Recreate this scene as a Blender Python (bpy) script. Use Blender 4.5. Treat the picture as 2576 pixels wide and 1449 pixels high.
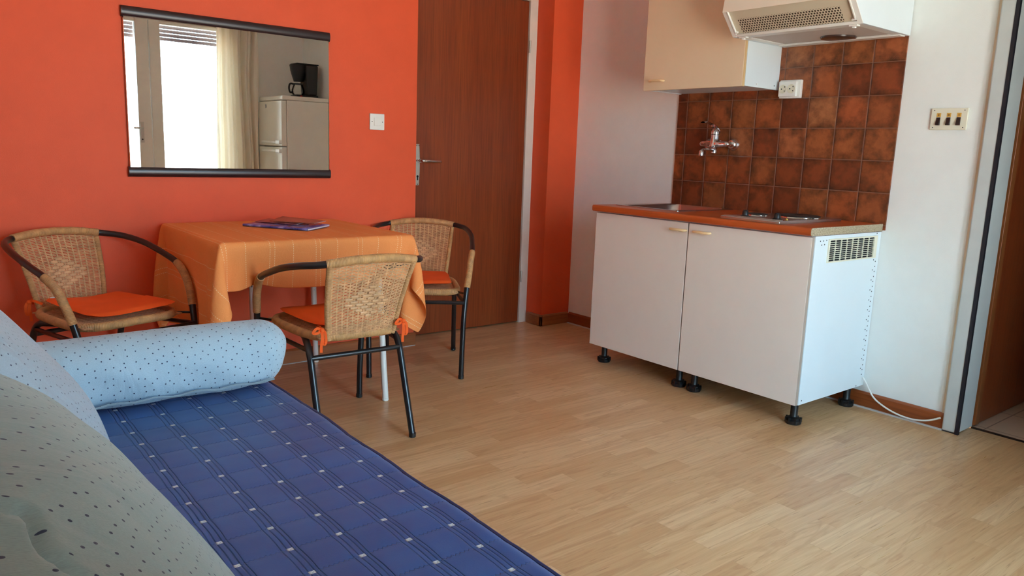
import bpy, math, random
import numpy as np
from math import sin, cos, pi, radians, sqrt, hypot, atan2
from mathutils import Vector, Matrix

for o in list(bpy.data.objects):
    bpy.data.objects.remove(o, do_unlink=True)
SC = bpy.context.scene
COL = SC.collection

# ------------------------------------------------------------------ camera
W_PX, H_PX, F_PX = 2576.0, 1449.0, 1922.19
YAW, PITCH, ROLL = 0.677887, 0.1762078, 0.0369562
cam_d = bpy.data.cameras.new('camera')
cam = bpy.data.objects.new('camera', cam_d)
COL.objects.link(cam)
fw = Vector((sin(YAW)*cos(PITCH), cos(YAW)*cos(PITCH), -sin(PITCH)))
rt = fw.cross(Vector((0, 0, 1))).normalized()
up = rt.cross(fw)
r2 = cos(ROLL)*rt + sin(ROLL)*up
u2 = -sin(ROLL)*rt + cos(ROLL)*up
cam.matrix_world = Matrix(((r2.x, u2.x, -fw.x, 0.0), (r2.y, u2.y, -fw.y, 0.0), (r2.z, u2.z, -fw.z, 1.09), (0, 0, 0, 1)))
cam_d.sensor_fit = 'HORIZONTAL'
cam_d.sensor_width = 36.0
cam_d.lens = 36.0*F_PX/W_PX
cam_d.clip_start = 0.02
SC.camera = cam

# ------------------------------------------------------------------ light, sky, exposure
world = bpy.data.worlds.new('sky')
SC.world = world
world.use_nodes = True
wn = world.node_tree
bg = wn.nodes['Background']
# blue-white sky above, sunlit warm terrace and gardens below the horizon
wc = wn.nodes.new('ShaderNodeTexCoord'); wx = wn.nodes.new('ShaderNodeSeparateXYZ'); wr = wn.nodes.new('ShaderNodeValToRGB')
wn.links.new(wc.outputs['Generated'], wx.inputs[0])
wm = wn.nodes.new('ShaderNodeMath'); wm.operation = 'MULTIPLY_ADD'; wm.inputs[1].default_value = 0.5; wm.inputs[2].default_value = 0.5
wn.links.new(wx.outputs[2], wm.inputs[0]); wn.links.new(wm.outputs[0], wr.inputs[0])
wr.color_ramp.elements[0].position = 0.47; wr.color_ramp.elements[0].color = (0.90, 0.87, 0.78, 1)
wr.color_ramp.elements[1].position = 0.56; wr.color_ramp.elements[1].color = (0.46, 0.76, 1.0, 1)
wn.links.new(wr.outputs[0], bg.inputs['Color'])
bg.inputs['Strength'].default_value = 9.0

WIN_X0, WIN_X1, WIN_Z1, WIN_Y = 0.98, 2.72, 2.22, -0.62
pd = bpy.data.lights.new('window_portal', 'AREA')
pd.shape = 'RECTANGLE'
pd.size = WIN_X1-WIN_X0
pd.size_y = WIN_Z1
pd.cycles.is_portal = True
po = bpy.data.objects.new('window_portal', pd)
COL.objects.link(po)
po.location = ((WIN_X0+WIN_X1)/2, WIN_Y-0.30, WIN_Z1/2)
po.rotation_euler = (-pi/2, 0, 0)

vs = SC.view_settings
vs.view_transform = 'Standard'
vs.look = 'None'
vs.gamma = 1.0
vs.use_curve_mapping = False
vs.exposure = 1.04
SC.cycles.max_bounces = 14
SC.cycles.diffuse_bounces = 10
SC.cycles.glossy_bounces = 6
SC.cycles.transparent_max_bounces = 16
SC.cycles.sample_clamp_indirect = 8.0
SC.cycles.caustics_reflective = False
SC.cycles.caustics_refractive = False
SC.cycles.use_denoising = True

# ------------------------------------------------------------------ helpers: meshes
class MB:
    """collects shapes into one mesh"""
    def __init__(self):
        self.v = []; self.f = []; self.uv = {}; self.mi = []
        self.cm = 0
    def add(self, vs, fs, uvs=None):
        b = len(self.v)
        self.v += [tuple(p) for p in vs]
        for i, f in enumerate(fs):
            if uvs is not None:
                self.uv[len(self.f)] = uvs[i]
            self.f.append(tuple(b+k for k in f))
            self.mi.append(self.cm)
        return b
    def box(self, x0, x1, y0, y1, z0, z1):
        vs = [(x, y, z) for x in (x0, x1) for y in (y0, y1) for z in (z0, z1)]
        fs = [(0, 1, 3, 2), (4, 6, 7, 5), (0, 4, 5, 1), (2, 3, 7, 6), (0, 2, 6, 4), (1, 5, 7, 3)]
        self.add(vs, fs); return self
    def prism(self, prof, axis, a, b):
        """closed profile polygon extruded along an axis"""
        def P(p, t):
            if axis == 'x': return (t, p[0], p[1])
            if axis == 'y': return (p[0], t, p[1])
            return (p[0], p[1], t)
        n = len(prof)
        vs = [P(p, a) for p in prof]+[P(p, b) for p in prof]
        fs = [(i, (i+1) % n, n+(i+1) % n, n+i) for i in range(n)]
        fs += [tuple(range(n-1, -1, -1)), tuple(range(n, 2*n))]
        self.add(vs, fs); return self
    def tube(self, pts, r, n=12, caps=True, rf=None):
        """round tube along a path; UV = (turn, metres along)"""
        pts = [Vector(p) for p in pts]
        m = len(pts)
        T = []
        for i in range(m):
            T.append((pts[min(i+1, m-1)]-pts[max(i-1, 0)]).normalized())
        ref = Vector((0, 0, 1)) if abs(T[0].z) < 0.9 else Vector((1, 0, 0))
        N = (ref-T[0]*ref.dot(T[0])).normalized()
        vs = []; L = 0; Ls = []
        for i in range(m):
            if i: L += (pts[i]-pts[i-1]).length
            Ls.append(L)
            N = (N-T[i]*N.dot(T[i])).normalized()
            B = T[i].cross(N)
            rr = r[i] if isinstance(r, (list, tuple)) else r
            for k in range(n):
                a = 2*pi*k/n
                vs.append(pts[i]+N*(rr*cos(a))+B*(rr*sin(a)))
        fs = []; uvs = []
        for i in range(m-1):
            for k in range(n):
                k2 = (k+1) % n
                fs.append((i*n+k, i*n+k2, (i+1)*n+k2, (i+1)*n+k))
                uvs.append([(k/n, Ls[i]), ((k+1)/n, Ls[i]), ((k+1)/n, Ls[i+1]), (k/n, Ls[i+1])])
        if caps:
            fs.append(tuple(range(n-1, -1, -1))); uvs.append([(0, 0)]*n)
            fs.append(tuple((m-1)*n+k for k in range(n))); uvs.append([(0, L)]*n)
        self.add(vs, fs, uvs); return self
    def lathe(self, prof, c=(0, 0, 0), axis='z', n=32):
        """profile of (radius, height) turned about an axis through c"""
        vs = []
        for (r, h) in prof:
            for k in range(n):
                a = 2*pi*k/n
                p = (r*cos(a), r*sin(a), h)
                if axis == 'x': p = (h, r*cos(a), r*sin(a))
                if axis == '-x': p = (-h, -r*cos(a), r*sin(a))
                if axis == 'y': p = (r*sin(a), h, r*cos(a))
                vs.append((p[0]+c[0], p[1]+c[1], p[2]+c[2]))
        m = len(prof); fs = []
        for i in range(m-1):
            for k in range(n):
                k2 = (k+1) % n
                fs.append((i*n+k, i*n+k2, (i+1)*n+k2, (i+1)*n+k))
        if prof[0][0] > 1e-6: fs.append(tuple(range(n-1, -1, -1)))
        if prof[-1][0] > 1e-6: fs.append(tuple((m-1)*n+k for k in range(n)))
        self.add(vs, fs); return self
    def grid(self, P, U=None, closed_u=False):
        """P[i][j] -> points"""
        m, n = len(P), len(P[0])
        vs = [P[i][j] for i in range(m) for j in range(n)]
        fs = []; uvs = [] if U is not None else None
        for i in range(m-1):
            for j in range(n-1):
                fs.append((i*n+j, (i+1)*n+j, (i+1)*n+j+1, i*n+j+1))
                if U is not None:
                    uvs.append([U[i][j], U[i+1][j], U[i+1][j+1], U[i][j+1]])
        self.add(vs, fs, uvs); return self

def rootloc(p):
    while p.parent: p = p.parent
    return p.location
def build(name, mb, mat, parent=None, loc=None, local=False, bevel=0, seg=2, angle=38, smooth=True, solid=0, subsurf=0, weld=False):
    """link the collected shapes as ONE mesh object"""
    if loc is None: loc = rootloc(parent) if parent is not None else Vector((0, 0, 0))
    off = Vector((0, 0, 0)) if local else Vector(loc)
    me = bpy.data.meshes.new(name)
    me.from_pydata([(v[0]-off.x, v[1]-off.y, v[2]-off.z) for v in mb.v], [], mb.f)
    mats = mat if isinstance(mat, (list, tuple)) else [mat]
    for m in mats: me.materials.append(m)
    if len(mats) > 1: me.polygons.foreach_set('material_index', mb.mi)
    if mb.uv:
        ul = me.uv_layers.new(name='UVMap')
        for p in me.polygons:
            u = mb.uv.get(p.index)
            if u:
                for li, c in zip(p.loop_indices, u): ul.data[li].uv = c
    me.validate(); me.update()
    if smooth:
        me.polygons.foreach_set('use_smooth', [True]*len(me.polygons))
        me.set_sharp_from_angle(angle=radians(angle))
    ob = bpy.data.objects.new(name, me)
    COL.objects.link(ob)
    if parent is not None: ob.parent = parent
    else: ob.location = loc
    if solid:
        s = ob.modifiers.new('thickness', 'SOLIDIFY'); s.thickness = solid; s.offset = 0
    if bevel:
        b = ob.modifiers.new('bevel', 'BEVEL'); b.width = bevel; b.segments = seg
        b.limit_method = 'ANGLE'; b.angle_limit = radians(40); b.harden_normals = False
    if subsurf:
        s = ob.modifiers.new('subdivision', 'SUBSURF'); s.levels = subsurf; s.render_levels = subsurf
    return ob
def tag(o, label=None, cat=None, group=None, kind=None):
    if label: o['label'] = label
    if cat: o['category'] = cat
    if group: o['group'] = group
    if kind: o['kind'] = kind
    return o
def thing(name, label, cat, loc, rz=0, group=None):
    o = bpy.data.objects.new(name, None)
    o.empty_display_size = 0.05
    COL.objects.link(o)
    o.location = loc; o.rotation_euler = (0, 0, rz)
    return tag(o, label, cat, group)
def structure(name, mb, mat, label, cat, parent=None, **k):
    o = build(name, mb, mat, parent, **k)
    if parent is None: tag(o, label, cat, None, 'structure')
    return o
def lerp(a, b, t): return a+(b-a)*t
def bez(p, n=24):
    """Catmull-Rom through points"""
    p = [Vector(q) for q in p]
    P = [2*p[0]-p[1]]+p+[2*p[-1]-p[-2]]
    out = []
    for i in range(1, len(P)-2):
        for k in range(n):
            t = k/n
            a, b, c, d = P[i-1], P[i], P[i+1], P[i+2]
            out.append(0.5*((2*b)+(c-a)*t+(2*a-5*b+4*c-d)*t*t+(3*b-3*c+d-a)*t**3))
    out.append(p[-1])
    return out
def rounded(pts, r, n=6):
    """polyline with corners rounded by radius r"""
    pts = [Vector(p) for p in pts]
    out = [pts[0]]
    for i in range(1, len(pts)-1):
        a, b, c = pts[i-1], pts[i], pts[i+1]
        d1 = (a-b); d2 = (c-b)
        rr = min(r, d1.length*0.49, d2.length*0.49)
        s = b+d1.normalized()*rr; e = b+d2.normalized()*rr
        for k in range(n+1):
            t = k/n
            out.append(s*(1-t)**2+b*2*t*(1-t)+e*t*t)
    out.append(pts[-1])
    return out

# ------------------------------------------------------------------ helpers: materials
def lin(c):
    return tuple(((x/255.0)/12.92 if x/255.0 <= 0.04045 else ((x/255.0+0.055)/1.055)**2.4) for x in c)+(1.0,)
class NT:
    def __init__(self, name):
        self.m = bpy.data.materials.new(name); self.m.use_nodes = True
        self.t = self.m.node_tree; self.b = self.t.nodes['Principled BSDF']
    def n(self, typ, **k):
        nd = self.t.nodes.new(typ)
        for a, v in k.items(): setattr(nd, a, v)
        return nd
    def link(self, a, b): self.t.links.new(a, b)
    def val(self, sock, v):
        if hasattr(v, 'is_output'): self.link(v, sock)
        else: sock.default_value = v
    def math(self, op, a, b=None, c=None):
        nd = self.n('ShaderNodeMath', operation=op)
        self.val(nd.inputs[0], a)
        if b is not None: self.val(nd.inputs[1], b)
        if c is not None: self.val(nd.inputs[2], c)
        return nd.outputs[0]
    def coord(self, kind='Object'):
        return self.n('ShaderNodeTexCoord').outputs[kind]
    def mapping(self, vec, scale=(1, 1, 1), loc=(0, 0, 0), rot=(0, 0, 0)):
        nd = self.n('ShaderNodeMapping')
        nd.inputs['Scale'].default_value = scale; nd.inputs['Location'].default_value = loc; nd.inputs['Rotation'].default_value = rot
        self.link(vec, nd.inputs['Vector']); return nd.outputs[0]
    def sep(self, vec):
        nd = self.n('ShaderNodeSeparateXYZ'); self.link(vec, nd.inputs[0]); return nd.outputs
    def comb(self, x, y, z):
        nd = self.n('ShaderNodeCombineXYZ')
        for i, v in enumerate((x, y, z)): self.val(nd.inputs[i], v)
        return nd.outputs[0]
    def noise(self, vec, scale, detail=3, rough=0.55, dist=0):
        nd = self.n('ShaderNodeTexNoise')
        nd.inputs['Scale'].default_value = scale; nd.inputs['Detail'].default_value = detail
        nd.inputs['Roughness'].default_value = rough; nd.inputs['Distortion'].default_value = dist
        self.link(vec, nd.inputs['Vector']); return nd.outputs[0]
    def ramp(self, fac, stops):
        nd = self.n('ShaderNodeValToRGB'); e = nd.color_ramp.elements
        e[0].position, e[0].color = stops[0]
        e[1].position, e[1].color = stops[-1]
        for p, c in stops[1:-1]:
            x = e.new(p); x.color = c
        self.link(fac, nd.inputs[0]); return nd.outputs[0]
    def mix(self, fac, a, b, mode='MIX'):
        nd = self.n('ShaderNodeMix', data_type='RGBA', blend_type=mode)
        self.val(nd.inputs[0], fac); self.val(nd.inputs[6], a); self.val(nd.inputs[7], b)
        return nd.outputs[2]
    def bump(self, h, dist=0.002, strength=1.0, normal=None):
        nd = self.n('ShaderNodeBump'); nd.inputs['Strength'].default_value = strength; nd.inputs['Distance'].default_value = dist
        self.link(h, nd.inputs['Height'])
        if normal is not None: self.link(normal, nd.inputs['Normal'])
        self.link(nd.outputs[0], self.b.inputs['Normal']); return nd.outputs[0]
    def set(self, **k):
        for a, v in k.items(): self.val(self.b.inputs[a.replace('_', ' ')], v)
        return self
def G(v): return (v, v, v, 1)
def paint(name, rgb, rough=0.5, var=0.03, bump=0.0, bscale=200, metal=0.0, spec=0.5):
    t = NT(name); co = t.coord()
    c = lin(rgb)
    n = t.noise(co, 9, 4)
    lo = tuple(max(0, x*(1-var*2)) for x in c[:3])+(1,); hi = tuple(min(1, x*(1+var*2)) for x in c[:3])+(1,)
    t.set(Base_Color=t.ramp(n, [(0.3, lo), (0.7, hi)]), Roughness=rough, Metallic=metal)
    t.b.inputs['Specular IOR Level'].default_value = spec
    if bump: t.bump(t.noise(co, bscale, 2), bump)
    return t.m
M = {}
M['orange'] = paint('orange_wall_paint', (224, 84, 41), 0.62, 0.015, 0.0004, 300)
M['white_wall'] = paint('white_wall_paint', (233, 236, 232), 0.7, 0.01, 0.0004, 260)
M['ceiling'] = paint('ceiling_paint', (236, 233, 226), 0.8, 0.01)
M['white_lam'] = paint('white_laminate', (220, 230, 234), 0.38, 0.005)
M['door_lam'] = paint('off_white_laminate', (234, 227, 217), 0.42, 0.006)
M['cream_lam'] = paint('cream_laminate', (232, 213, 181), 0.42, 0.008)
M['hood_cream'] = paint('hood_enamel', (232, 222, 204), 0.4, 0.006)
M['white_frame'] = paint('white_frame_enamel', (222, 216, 204), 0.45, 0.02)
M['grey_frame'] = paint('grey_steel_frame_enamel', (196, 202, 200), 0.42, 0.02)
M['white_plastic'] = paint('white_plastic', (232, 232, 226), 0.35, 0.01)
M['cream_plastic'] = paint('cream_plastic', (226, 222, 200), 0.4, 0.01)
M['black_plastic'] = paint('black_plastic', (22, 22, 24), 0.42, 0.02)
M['black_metal'] = paint('black_enamelled_steel', (20, 20, 24), 0.28, 0.02, spec=0.6)
M['dark_hole'] = paint('dark_opening', (14, 16, 20), 0.9, 0.0)
M['dark_rail'] = paint('dark_mirror_rail', (38, 24, 28), 0.3, 0.03)
M['gasket'] = paint('dark_rubber_gasket', (20, 20, 30), 0.6, 0.02)
M['caulk'] = paint('yellowed_caulk', (222, 202, 174), 0.7, 0.05)
M['grey_caulk'] = paint('pale_grey_caulk', (196, 192, 190), 0.7, 0.04)
M['brass'] = paint('brass', (200, 160, 80), 0.3, 0.02, metal=1.0)
M['cream_handle'] = paint('cream_wooden_handle', (234, 202, 152), 0.4, 0.05)
M['fridge'] = paint('fridge_enamel', (228, 224, 212), 0.35, 0.01)
def m_curtain():
    t = NT('cream_curtain_cloth'); co = t.coord()
    c = t.ramp(t.noise(co, 300, 2), [(0.3, lin((240, 234, 222))), (0.7, lin((246, 241, 230)))])
    d = t.n('ShaderNodeBsdfDiffuse'); tl = t.n('ShaderNodeBsdfTranslucent')
    t.link(c, d.inputs[0]); t.link(c, tl.inputs[0])
    mx = t.n('ShaderNodeMixShader'); mx.inputs[0].default_value = 0.35; t.link(d.outputs[0], mx.inputs[1]); t.link(tl.outputs[0], mx.inputs[2])
    out = [n for n in t.t.nodes if n.type == 'OUTPUT_MATERIAL'][0]
    t.link(mx.outputs[0], out.inputs['Surface']); return t.m
M['curtain'] = m_curtain()
M['orange_felt'] = paint('orange_cushion_cloth', (240, 92, 18), 0.8, 0.03, 0.0006, 900)
M['paper'] = paint('white_paper', (226, 224, 228), 0.5, 0.02)
M['sink'] = paint('brushed_steel', (190, 192, 194), 0.26, 0.02, metal=1.0)
M['chrome'] = paint('chrome', (225, 225, 228), 0.06, 0.0, metal=1.0)
M['taupe_edge'] = paint('taupe_edge_band', (168, 150, 136), 0.5, 0.01)
M['alu'] = paint('brushed_aluminium', (196, 196, 184), 0.36, 0.02, metal=0.85)
M['burner'] = paint('cast_iron_hotplate', (52, 48, 48), 0.5, 0.04, metal=0.4)
M['amber'] = paint('amber_label', (214, 168, 78), 0.5, 0.05)
M['brown_rocker'] = paint('dark_brown_rocker', (42, 20, 16), 0.35, 0.03)
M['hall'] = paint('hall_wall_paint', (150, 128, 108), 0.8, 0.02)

def m_mirror():
    t = NT('mirror_glass'); t.set(Base_Color=(0.96, 0.97, 0.96, 1), Metallic=1.0, Roughness=0.0); return t.m
M['mirror'] = m_mirror()
def m_glass():
    t = NT('thin_clear_glass')
    tr = t.n('ShaderNodeBsdfTransparent'); gl = t.n('ShaderNodeBsdfGlossy'); gl.inputs['Roughness'].default_value = 0.0
    fr = t.n('ShaderNodeFresnel'); fr.inputs['IOR'].default_value = 1.35
    mx = t.n('ShaderNodeMixShader'); t.link(fr.outputs[0], mx.inputs[0]); t.link(tr.outputs[0], mx.inputs[1]); t.link(gl.outputs[0], mx.inputs[2])
    out = [n for n in t.t.nodes if n.type == 'OUTPUT_MATERIAL'][0]
    t.link(mx.outputs[0], out.inputs['Surface']); return t.m
M['glass'] = m_glass()

def m_floor():
    t = NT('laminate_floor_beech'); co = t.coord()
    br = t.n('ShaderNodeTexBrick', offset=0.37, offset_frequency=2, squash=1.0, squash_frequency=2)
    br.inputs['Color1'].default_value = G(0.0); br.inputs['Color2'].default_value = G(1.0); br.inputs['Mortar'].default_value = G(0.5)
    br.inputs['Scale'].default_value = 1.0; br.inputs['Brick Width'].default_value = 0.43; br.inputs['Row Height'].default_value = 0.070
    br.inputs['Mortar Size'].default_value = 0.0006; br.inputs['Mortar Smooth'].default_value = 0.0; br.inputs['Bias'].default_value = 0.0
    t.link(co, br.inputs['Vector'])
    rnd = br.outputs['Color']
    base = t.ramp(rnd, [(0.0, lin((200, 158, 112))), (0.5, lin((211, 172, 126))), (1.0, lin((221, 186, 142)))])
    sh = t.sep(co)
    off = t.math('MULTIPLY', t.sep(rnd)[0], 7.3)
    gv = t.comb(t.math('MULTIPLY', sh[0], 1.0), t.math('ADD', sh[1], off), off)
    grain = t.noise(t.mapping(gv, (3.0, 55, 1)), 1.0, 5, 0.6, 1.2)
    c1 = t.mix(t.ramp(grain, [(0.36, G(0.0)), (0.72, G(0.55))]), base, lin((178, 128, 88)))
    wav = t.noise(t.mapping(gv, (1.6, 13, 1)), 1.0, 2, 0.5, 2.5)
    c2 = t.mix(t.ramp(wav, [(0.55, G(0.0)), (0.62, G(0.3)), (0.70, G(0.0))]), c1, lin((160, 108, 68)))
    st = t.noise(t.mapping(gv, (9, 150, 1)), 1.0, 2, 0.5)
    c3 = t.mix(t.ramp(st, [(0.66, G(0.0)), (0.74, G(0.5))]), c2, lin((140, 88, 52)))
    c4 = t.mix(t.math('MULTIPLY', br.outputs['Fac'], 0.25), c3, lin((120, 78, 46)))
    t.set(Base_Color=c4, Roughness=t.ramp(grain, [(0.3, G(0.27)), (0.7, G(0.36))]))
    t.b.inputs['Specular IOR Level'].default_value = 0.5
    t.bump(grain, 0.0004, 0.5); return t.m
M['floor'] = m_floor()
def m_wood(name, a, b, c, axis='z', fine=90, rough=0.38, coarse=7):
    t = NT(name); co = t.coord()
    s = {'z': (1, 1, 0.03), 'x': (0.03, 1, 1), 'y': (1, 0.03, 1)}[axis]
    mp = t.mapping(co, s)
    n1 = t.noise(mp, fine, 4, 0.6, 0.3); n2 = t.noise(mp, coarse, 3, 0.5, 0.8)
    k = t.mix(t.ramp(n2, [(0.35, G(0)), (0.65, G(1))]), lin(a), lin(b))
    k2 = t.mix(t.ramp(n1, [(0.42, G(0)), (0.75, G(0.75))]), k, lin(c))
    t.set(Base_Color=k2, Roughness=rough); t.bump(n1, 0.0003, 0.6); return t.m
M['door_wood'] = m_wood('mahogany_veneer', (130, 56, 25), (144, 67, 31), (98, 38, 17), 'z', 110, 0.36, 9)
M['skirting'] = m_wood('skirting_wood', (150, 84, 44), (166, 98, 54), (120, 62, 30), 'x', 80, 0.4)
M['skirting_y'] = m_wood('skirting_wood_side', (138, 66, 28), (152, 78, 36), (110, 50, 22), 'y', 80, 0.4)
M['worktop'] = m_wood('worktop_wood_laminate', (186, 82, 34), (198, 94, 42), (160, 66, 26), 'y', 70, 0.34)
M['cream_edge'] = m_wood('beech_edge_band', (206, 172, 124), (216, 184, 138), (190, 150, 100), 'z', 60, 0.5)
def m_tile():
    t = NT('glazed_brown_wall_tiles'); co = t.coord()
    s = t.sep(co); P = 0.1425; PZ = 0.14
    # object origin sits on a joint crossing
    u = t.math('DIVIDE', s[1], P); v = t.math('DIVIDE', s[2], PZ)
    iu = t.math('FLOOR', u); iv = t.math('FLOOR', v)
    fu = t.math('SUBTRACT', u, iu); fv = t.math('SUBTRACT', v, iv)
    eu = t.math('MINIMUM', fu, t.math('SUBTRACT', 1.0, fu)); ev = t.math('MINIMUM', fv, t.math('SUBTRACT', 1.0, fv))
    e = t.math('MINIMUM', eu, ev)
    wn_ = t.n('ShaderNodeTexWhiteNoise', noise_dimensions='2D'); t.link(t.comb(iu, iv, 0.0), wn_.inputs['Vector'])
    rnd = wn_.outputs['Value']; rc = t.sep(wn_.outputs['Color'])
    base = t.ramp(rnd, [(0.0, lin((122, 60, 33))), (0.3, lin((146, 72, 38))), (0.55, lin((168, 98, 55))), (0.8, lin((172, 78, 38))), (1.0, lin((176, 112, 70)))])
    mott = t.noise(co, 30, 5, 0.65)
    big = t.noise(t.comb(t.math('ADD', s[1], t.math('MULTIPLY', rc[1], 9.0)), t.math('ADD', s[2], t.math('MULTIPLY', rc[0], 9.0)), rc[2]), 14, 3, 0.6)
    b2 = t.mix(t.ramp(mott, [(0.35, G(0.0)), (0.7, G(0.35))]), base, lin((98, 48, 24)))
    # burnt glaze rim, uneven round each tile
    rim = t.math('SUBTRACT', t.math('ADD', big, t.math('MULTIPLY', t.math('SUBTRACT', mott, 0.5), 0.35)), t.math('MULTIPLY', e, 0.75))
    b3 = t.mix(t.ramp(rim, [(0.22, G(0.0)), (0.66, G(0.9))]), b2, lin((56, 29, 15)))
    # embossed border on some tiles
    hasb = t.math('GREATER_THAN', rc[0], 0.62)
    band = t.math('MULTIPLY', t.math('GREATER_THAN', e, 0.055), t.math('LESS_THAN', e, 0.15))
    cell = t.math('MULTIPLY', t.math('SINE', t.math('MULTIPLY', u, 120.0)), t.math('SINE', t.math('MULTIPLY', v, 120.0)))
    emb = t.math('MULTIPLY', t.math('MULTIPLY', hasb, band), t.math('ADD', 0.5, t.math('MULTIPLY', cell, 0.5)))
    b4 = t.mix(t.math('MULTIPLY', emb, 0.35), b3, lin((150, 84, 46)))
    gr = t.math('LESS_THAN', e, 0.013)
    col = t.mix(gr, b4, lin((136, 96, 78)))
    t.set(Base_Color=col, Roughness=t.ramp(mott, [(0.3, G(0.3)), (0.7, G(0.42))]))
    h = t.math('ADD', t.math('MINIMUM', t.math('MULTIPLY', e, 28.0), 1.0), t.math('MULTIPLY', emb, 0.25))
    h2 = t.math('ADD', h, t.math('MULTIPLY', mott, 0.12))
    t.bump(h2, 0.0025, 0.9); return t.m
M['tile'] = m_tile()
def m_halltile():
    t = NT('pale_hall_floor_tiles'); co = t.coord()
    br = t.n('ShaderNodeTexBrick', offset=0.0, offset_frequency=1, squash=1.0, squash_frequency=1)
    br.inputs['Color1'].default_value = lin((214, 190, 166)); br.inputs['Color2'].default_value = lin((206, 182, 160)); br.inputs['Mortar'].default_value = lin((150, 122, 100))
    br.inputs['Scale'].default_value = 1.0; br.inputs['Brick Width'].default_value = 0.30; br.inputs['Row Height'].default_value = 0.30
    br.inputs['Mortar Size'].default_value = 0.003
    t.link(t.mapping(co, loc=(0.04, 0.05, 0)), br.inputs['Vector'])
    t.set(Base_Color=br.outputs['Color'], Roughness=0.35); return t.m
M['hall_tile'] = m_halltile()
def m_chip():
    t = NT('raw_chipboard_edge'); co = t.coord()
    n = t.noise(t.mapping(co, (1, 1, 2.0)), 160, 4, 0.7)
    t.set(Base_Color=t.ramp(n, [(0.35, lin((120, 104, 80))), (0.5, lin((176, 160, 132))), (0.66, lin((200, 188, 160)))]), Roughness=0.9)
    t.bump(n, 0.002); return t.m
M['chip'] = m_chip()
def m_rattan(name, wrap=True, rgb=(204, 154, 100)):
    t = NT(name)
    uv = t.sep(t.coord('UV')); co = t.coord()
    n = t.noise(co, 40, 3)
    base = t.ramp(n, [(0.3, lin(tuple(int(x*0.88) for x in rgb))), (0.7, lin(tuple(min(255, int(x*1.06)) for x in rgb)))])
    if wrap:
        ph = t.math('ADD', t.math('MULTIPLY', uv[1], 2*pi/0.0046), t.math('MULTIPLY', uv[0], 2*pi))
        w = t.math('ADD', 0.5, t.math('MULTIPLY', t.math('SINE', ph), 0.5))
        base = t.mix(t.ramp(w, [(0.0, G(0.38)), (0.22, G(0.0))]), base, lin(tuple(int(x*0.62) for x in rgb)))
        t.bump(w, 0.0014, 0.8)
    t.set(Base_Color=base, Roughness=0.4); return t.m
M['wrap'] = m_rattan('tan_rattan_wrapping')
M['strand'] = m_rattan('tan_rattan_strand', False, (214, 166, 120))
def m_table_leg():
    t = NT('chipped_white_table_paint'); co = t.coord()
    n = t.noise(t.mapping(co, (1, 1, 0.5)), 70, 4, 0.6)
    t.set(Base_Color=t.ramp(n, [(0.30, lin((110, 92, 80))), (0.34, lin((222, 218, 210)))]), Roughness=0.4); return t.m
M['table_leg'] = m_table_leg()
def m_cloth():
    t = NT('orange_tablecloth'); uv = t.sep(t.coord('UV'))
    U, V = uv[0], uv[1]
    vec = t.comb(U, V, 0.0)
    weave = t.noise(t.mapping(vec, (260, 900, 1)), 1.0, 3, 0.6)
    slub = t.noise(t.mapping(vec, (12, 220, 1)), 1.0, 2, 0.5)
    base = t.ramp(weave, [(0.3, lin((234, 138, 74))), (0.7, lin((246, 158, 94)))])
    base = t.mix(t.ramp(slub, [(0.62, G(0)), (0.75, G(0.35))]), base, lin((250, 170, 110)))
    # dashed running stitch along V, every 0.2 m a single then a double row
    def row(u0):
        d = t.math('ABSOLUTE', t.math('WRAP', t.math('SUBTRACT', U, u0), 0.09175, -0.09175))
        return t.math('LESS_THAN', d, 0.0010)
    m = t.math('MAXIMUM', row(0.0), t.math('MAXIMUM', row(0.092), row(0.1105)))
    dash = t.math('GREATER_THAN', t.math('SINE', t.math('MULTIPLY', V, 2*pi/0.0085)), -0.2)
    st = t.math('MULTIPLY', m, dash)
    col = t.mix(st, base, lin((250, 214, 170)))
    t.set(Base_Color=col, Roughness=0.9)
    t.b.inputs['Specular IOR Level'].default_value = 0.2
    h = t.math('ADD', t.math('MULTIPLY', st, 0.8), t.math('MULTIPLY', weave, 0.3))
    wr = t.noise(t.mapping(vec, (22, 22, 1)), 1.0, 4, 0.6, 0.6)
    t.bump(t.math('ADD', h, t.math('MULTIPLY', wr, 2.0)), 0.0012, 0.8); return t.m
M['cloth'] = m_cloth()
def m_dotted(name, rgb, cell=0.0215, dot=0.095, wr_amt=1.0):
    t = NT(name); uv = t.coord('UV')
    vo = t.n('ShaderNodeTexVoronoi', voronoi_dimensions='2D', feature='F1')
    vo.inputs['Scale'].default_value = 1.0/cell; vo.inputs['Randomness'].default_value = 0.55
    t.link(t.mapping(uv, rot=(0, 0, 0.5)), vo.inputs['Vector'])
    d = t.math('LESS_THAN', vo.outputs['Distance'], dot)
    tw = t.noise(t.mapping(uv, (900, 300, 1)), 1.0, 2)
    c = lin(rgb)
    base = t.ramp(tw, [(0.3, tuple(x*0.9 for x in c[:3])+(1,)), (0.7, tuple(min(1, x*1.08) for x in c[:3])+(1,))])
    t.set(Base_Color=t.mix(d, base, lin((22, 34, 66))), Roughness=0.8)
    t.b.inputs['Sheen Weight'].default_value = 0.2
    wr = t.noise(t.mapping(uv, (16, 7, 1)), 1.0, 3, 0.5, 0.5)
    t.bump(t.math('ADD', t.math('MULTIPLY', wr, 9.0*wr_amt), t.math('MULTIPLY', tw, 0.35)), 0.0012, 0.8); return t.m
M['dot_blue'] = m_dotted('dotted_light_blue_cloth', (158, 180, 194), dot=0.08)
M['dot_grey'] = m_dotted('dotted_blue_grey_cloth', (152, 170, 184), dot=0.08)
M['dot_green'] = m_dotted('dotted_green_grey_cloth', (143, 160, 158), dot=0.085)  # greener and greyer than the other dotted cloths
QX, QPX, QY, QPY = 0.738, 0.0895, 1.952, 0.0885
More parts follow.
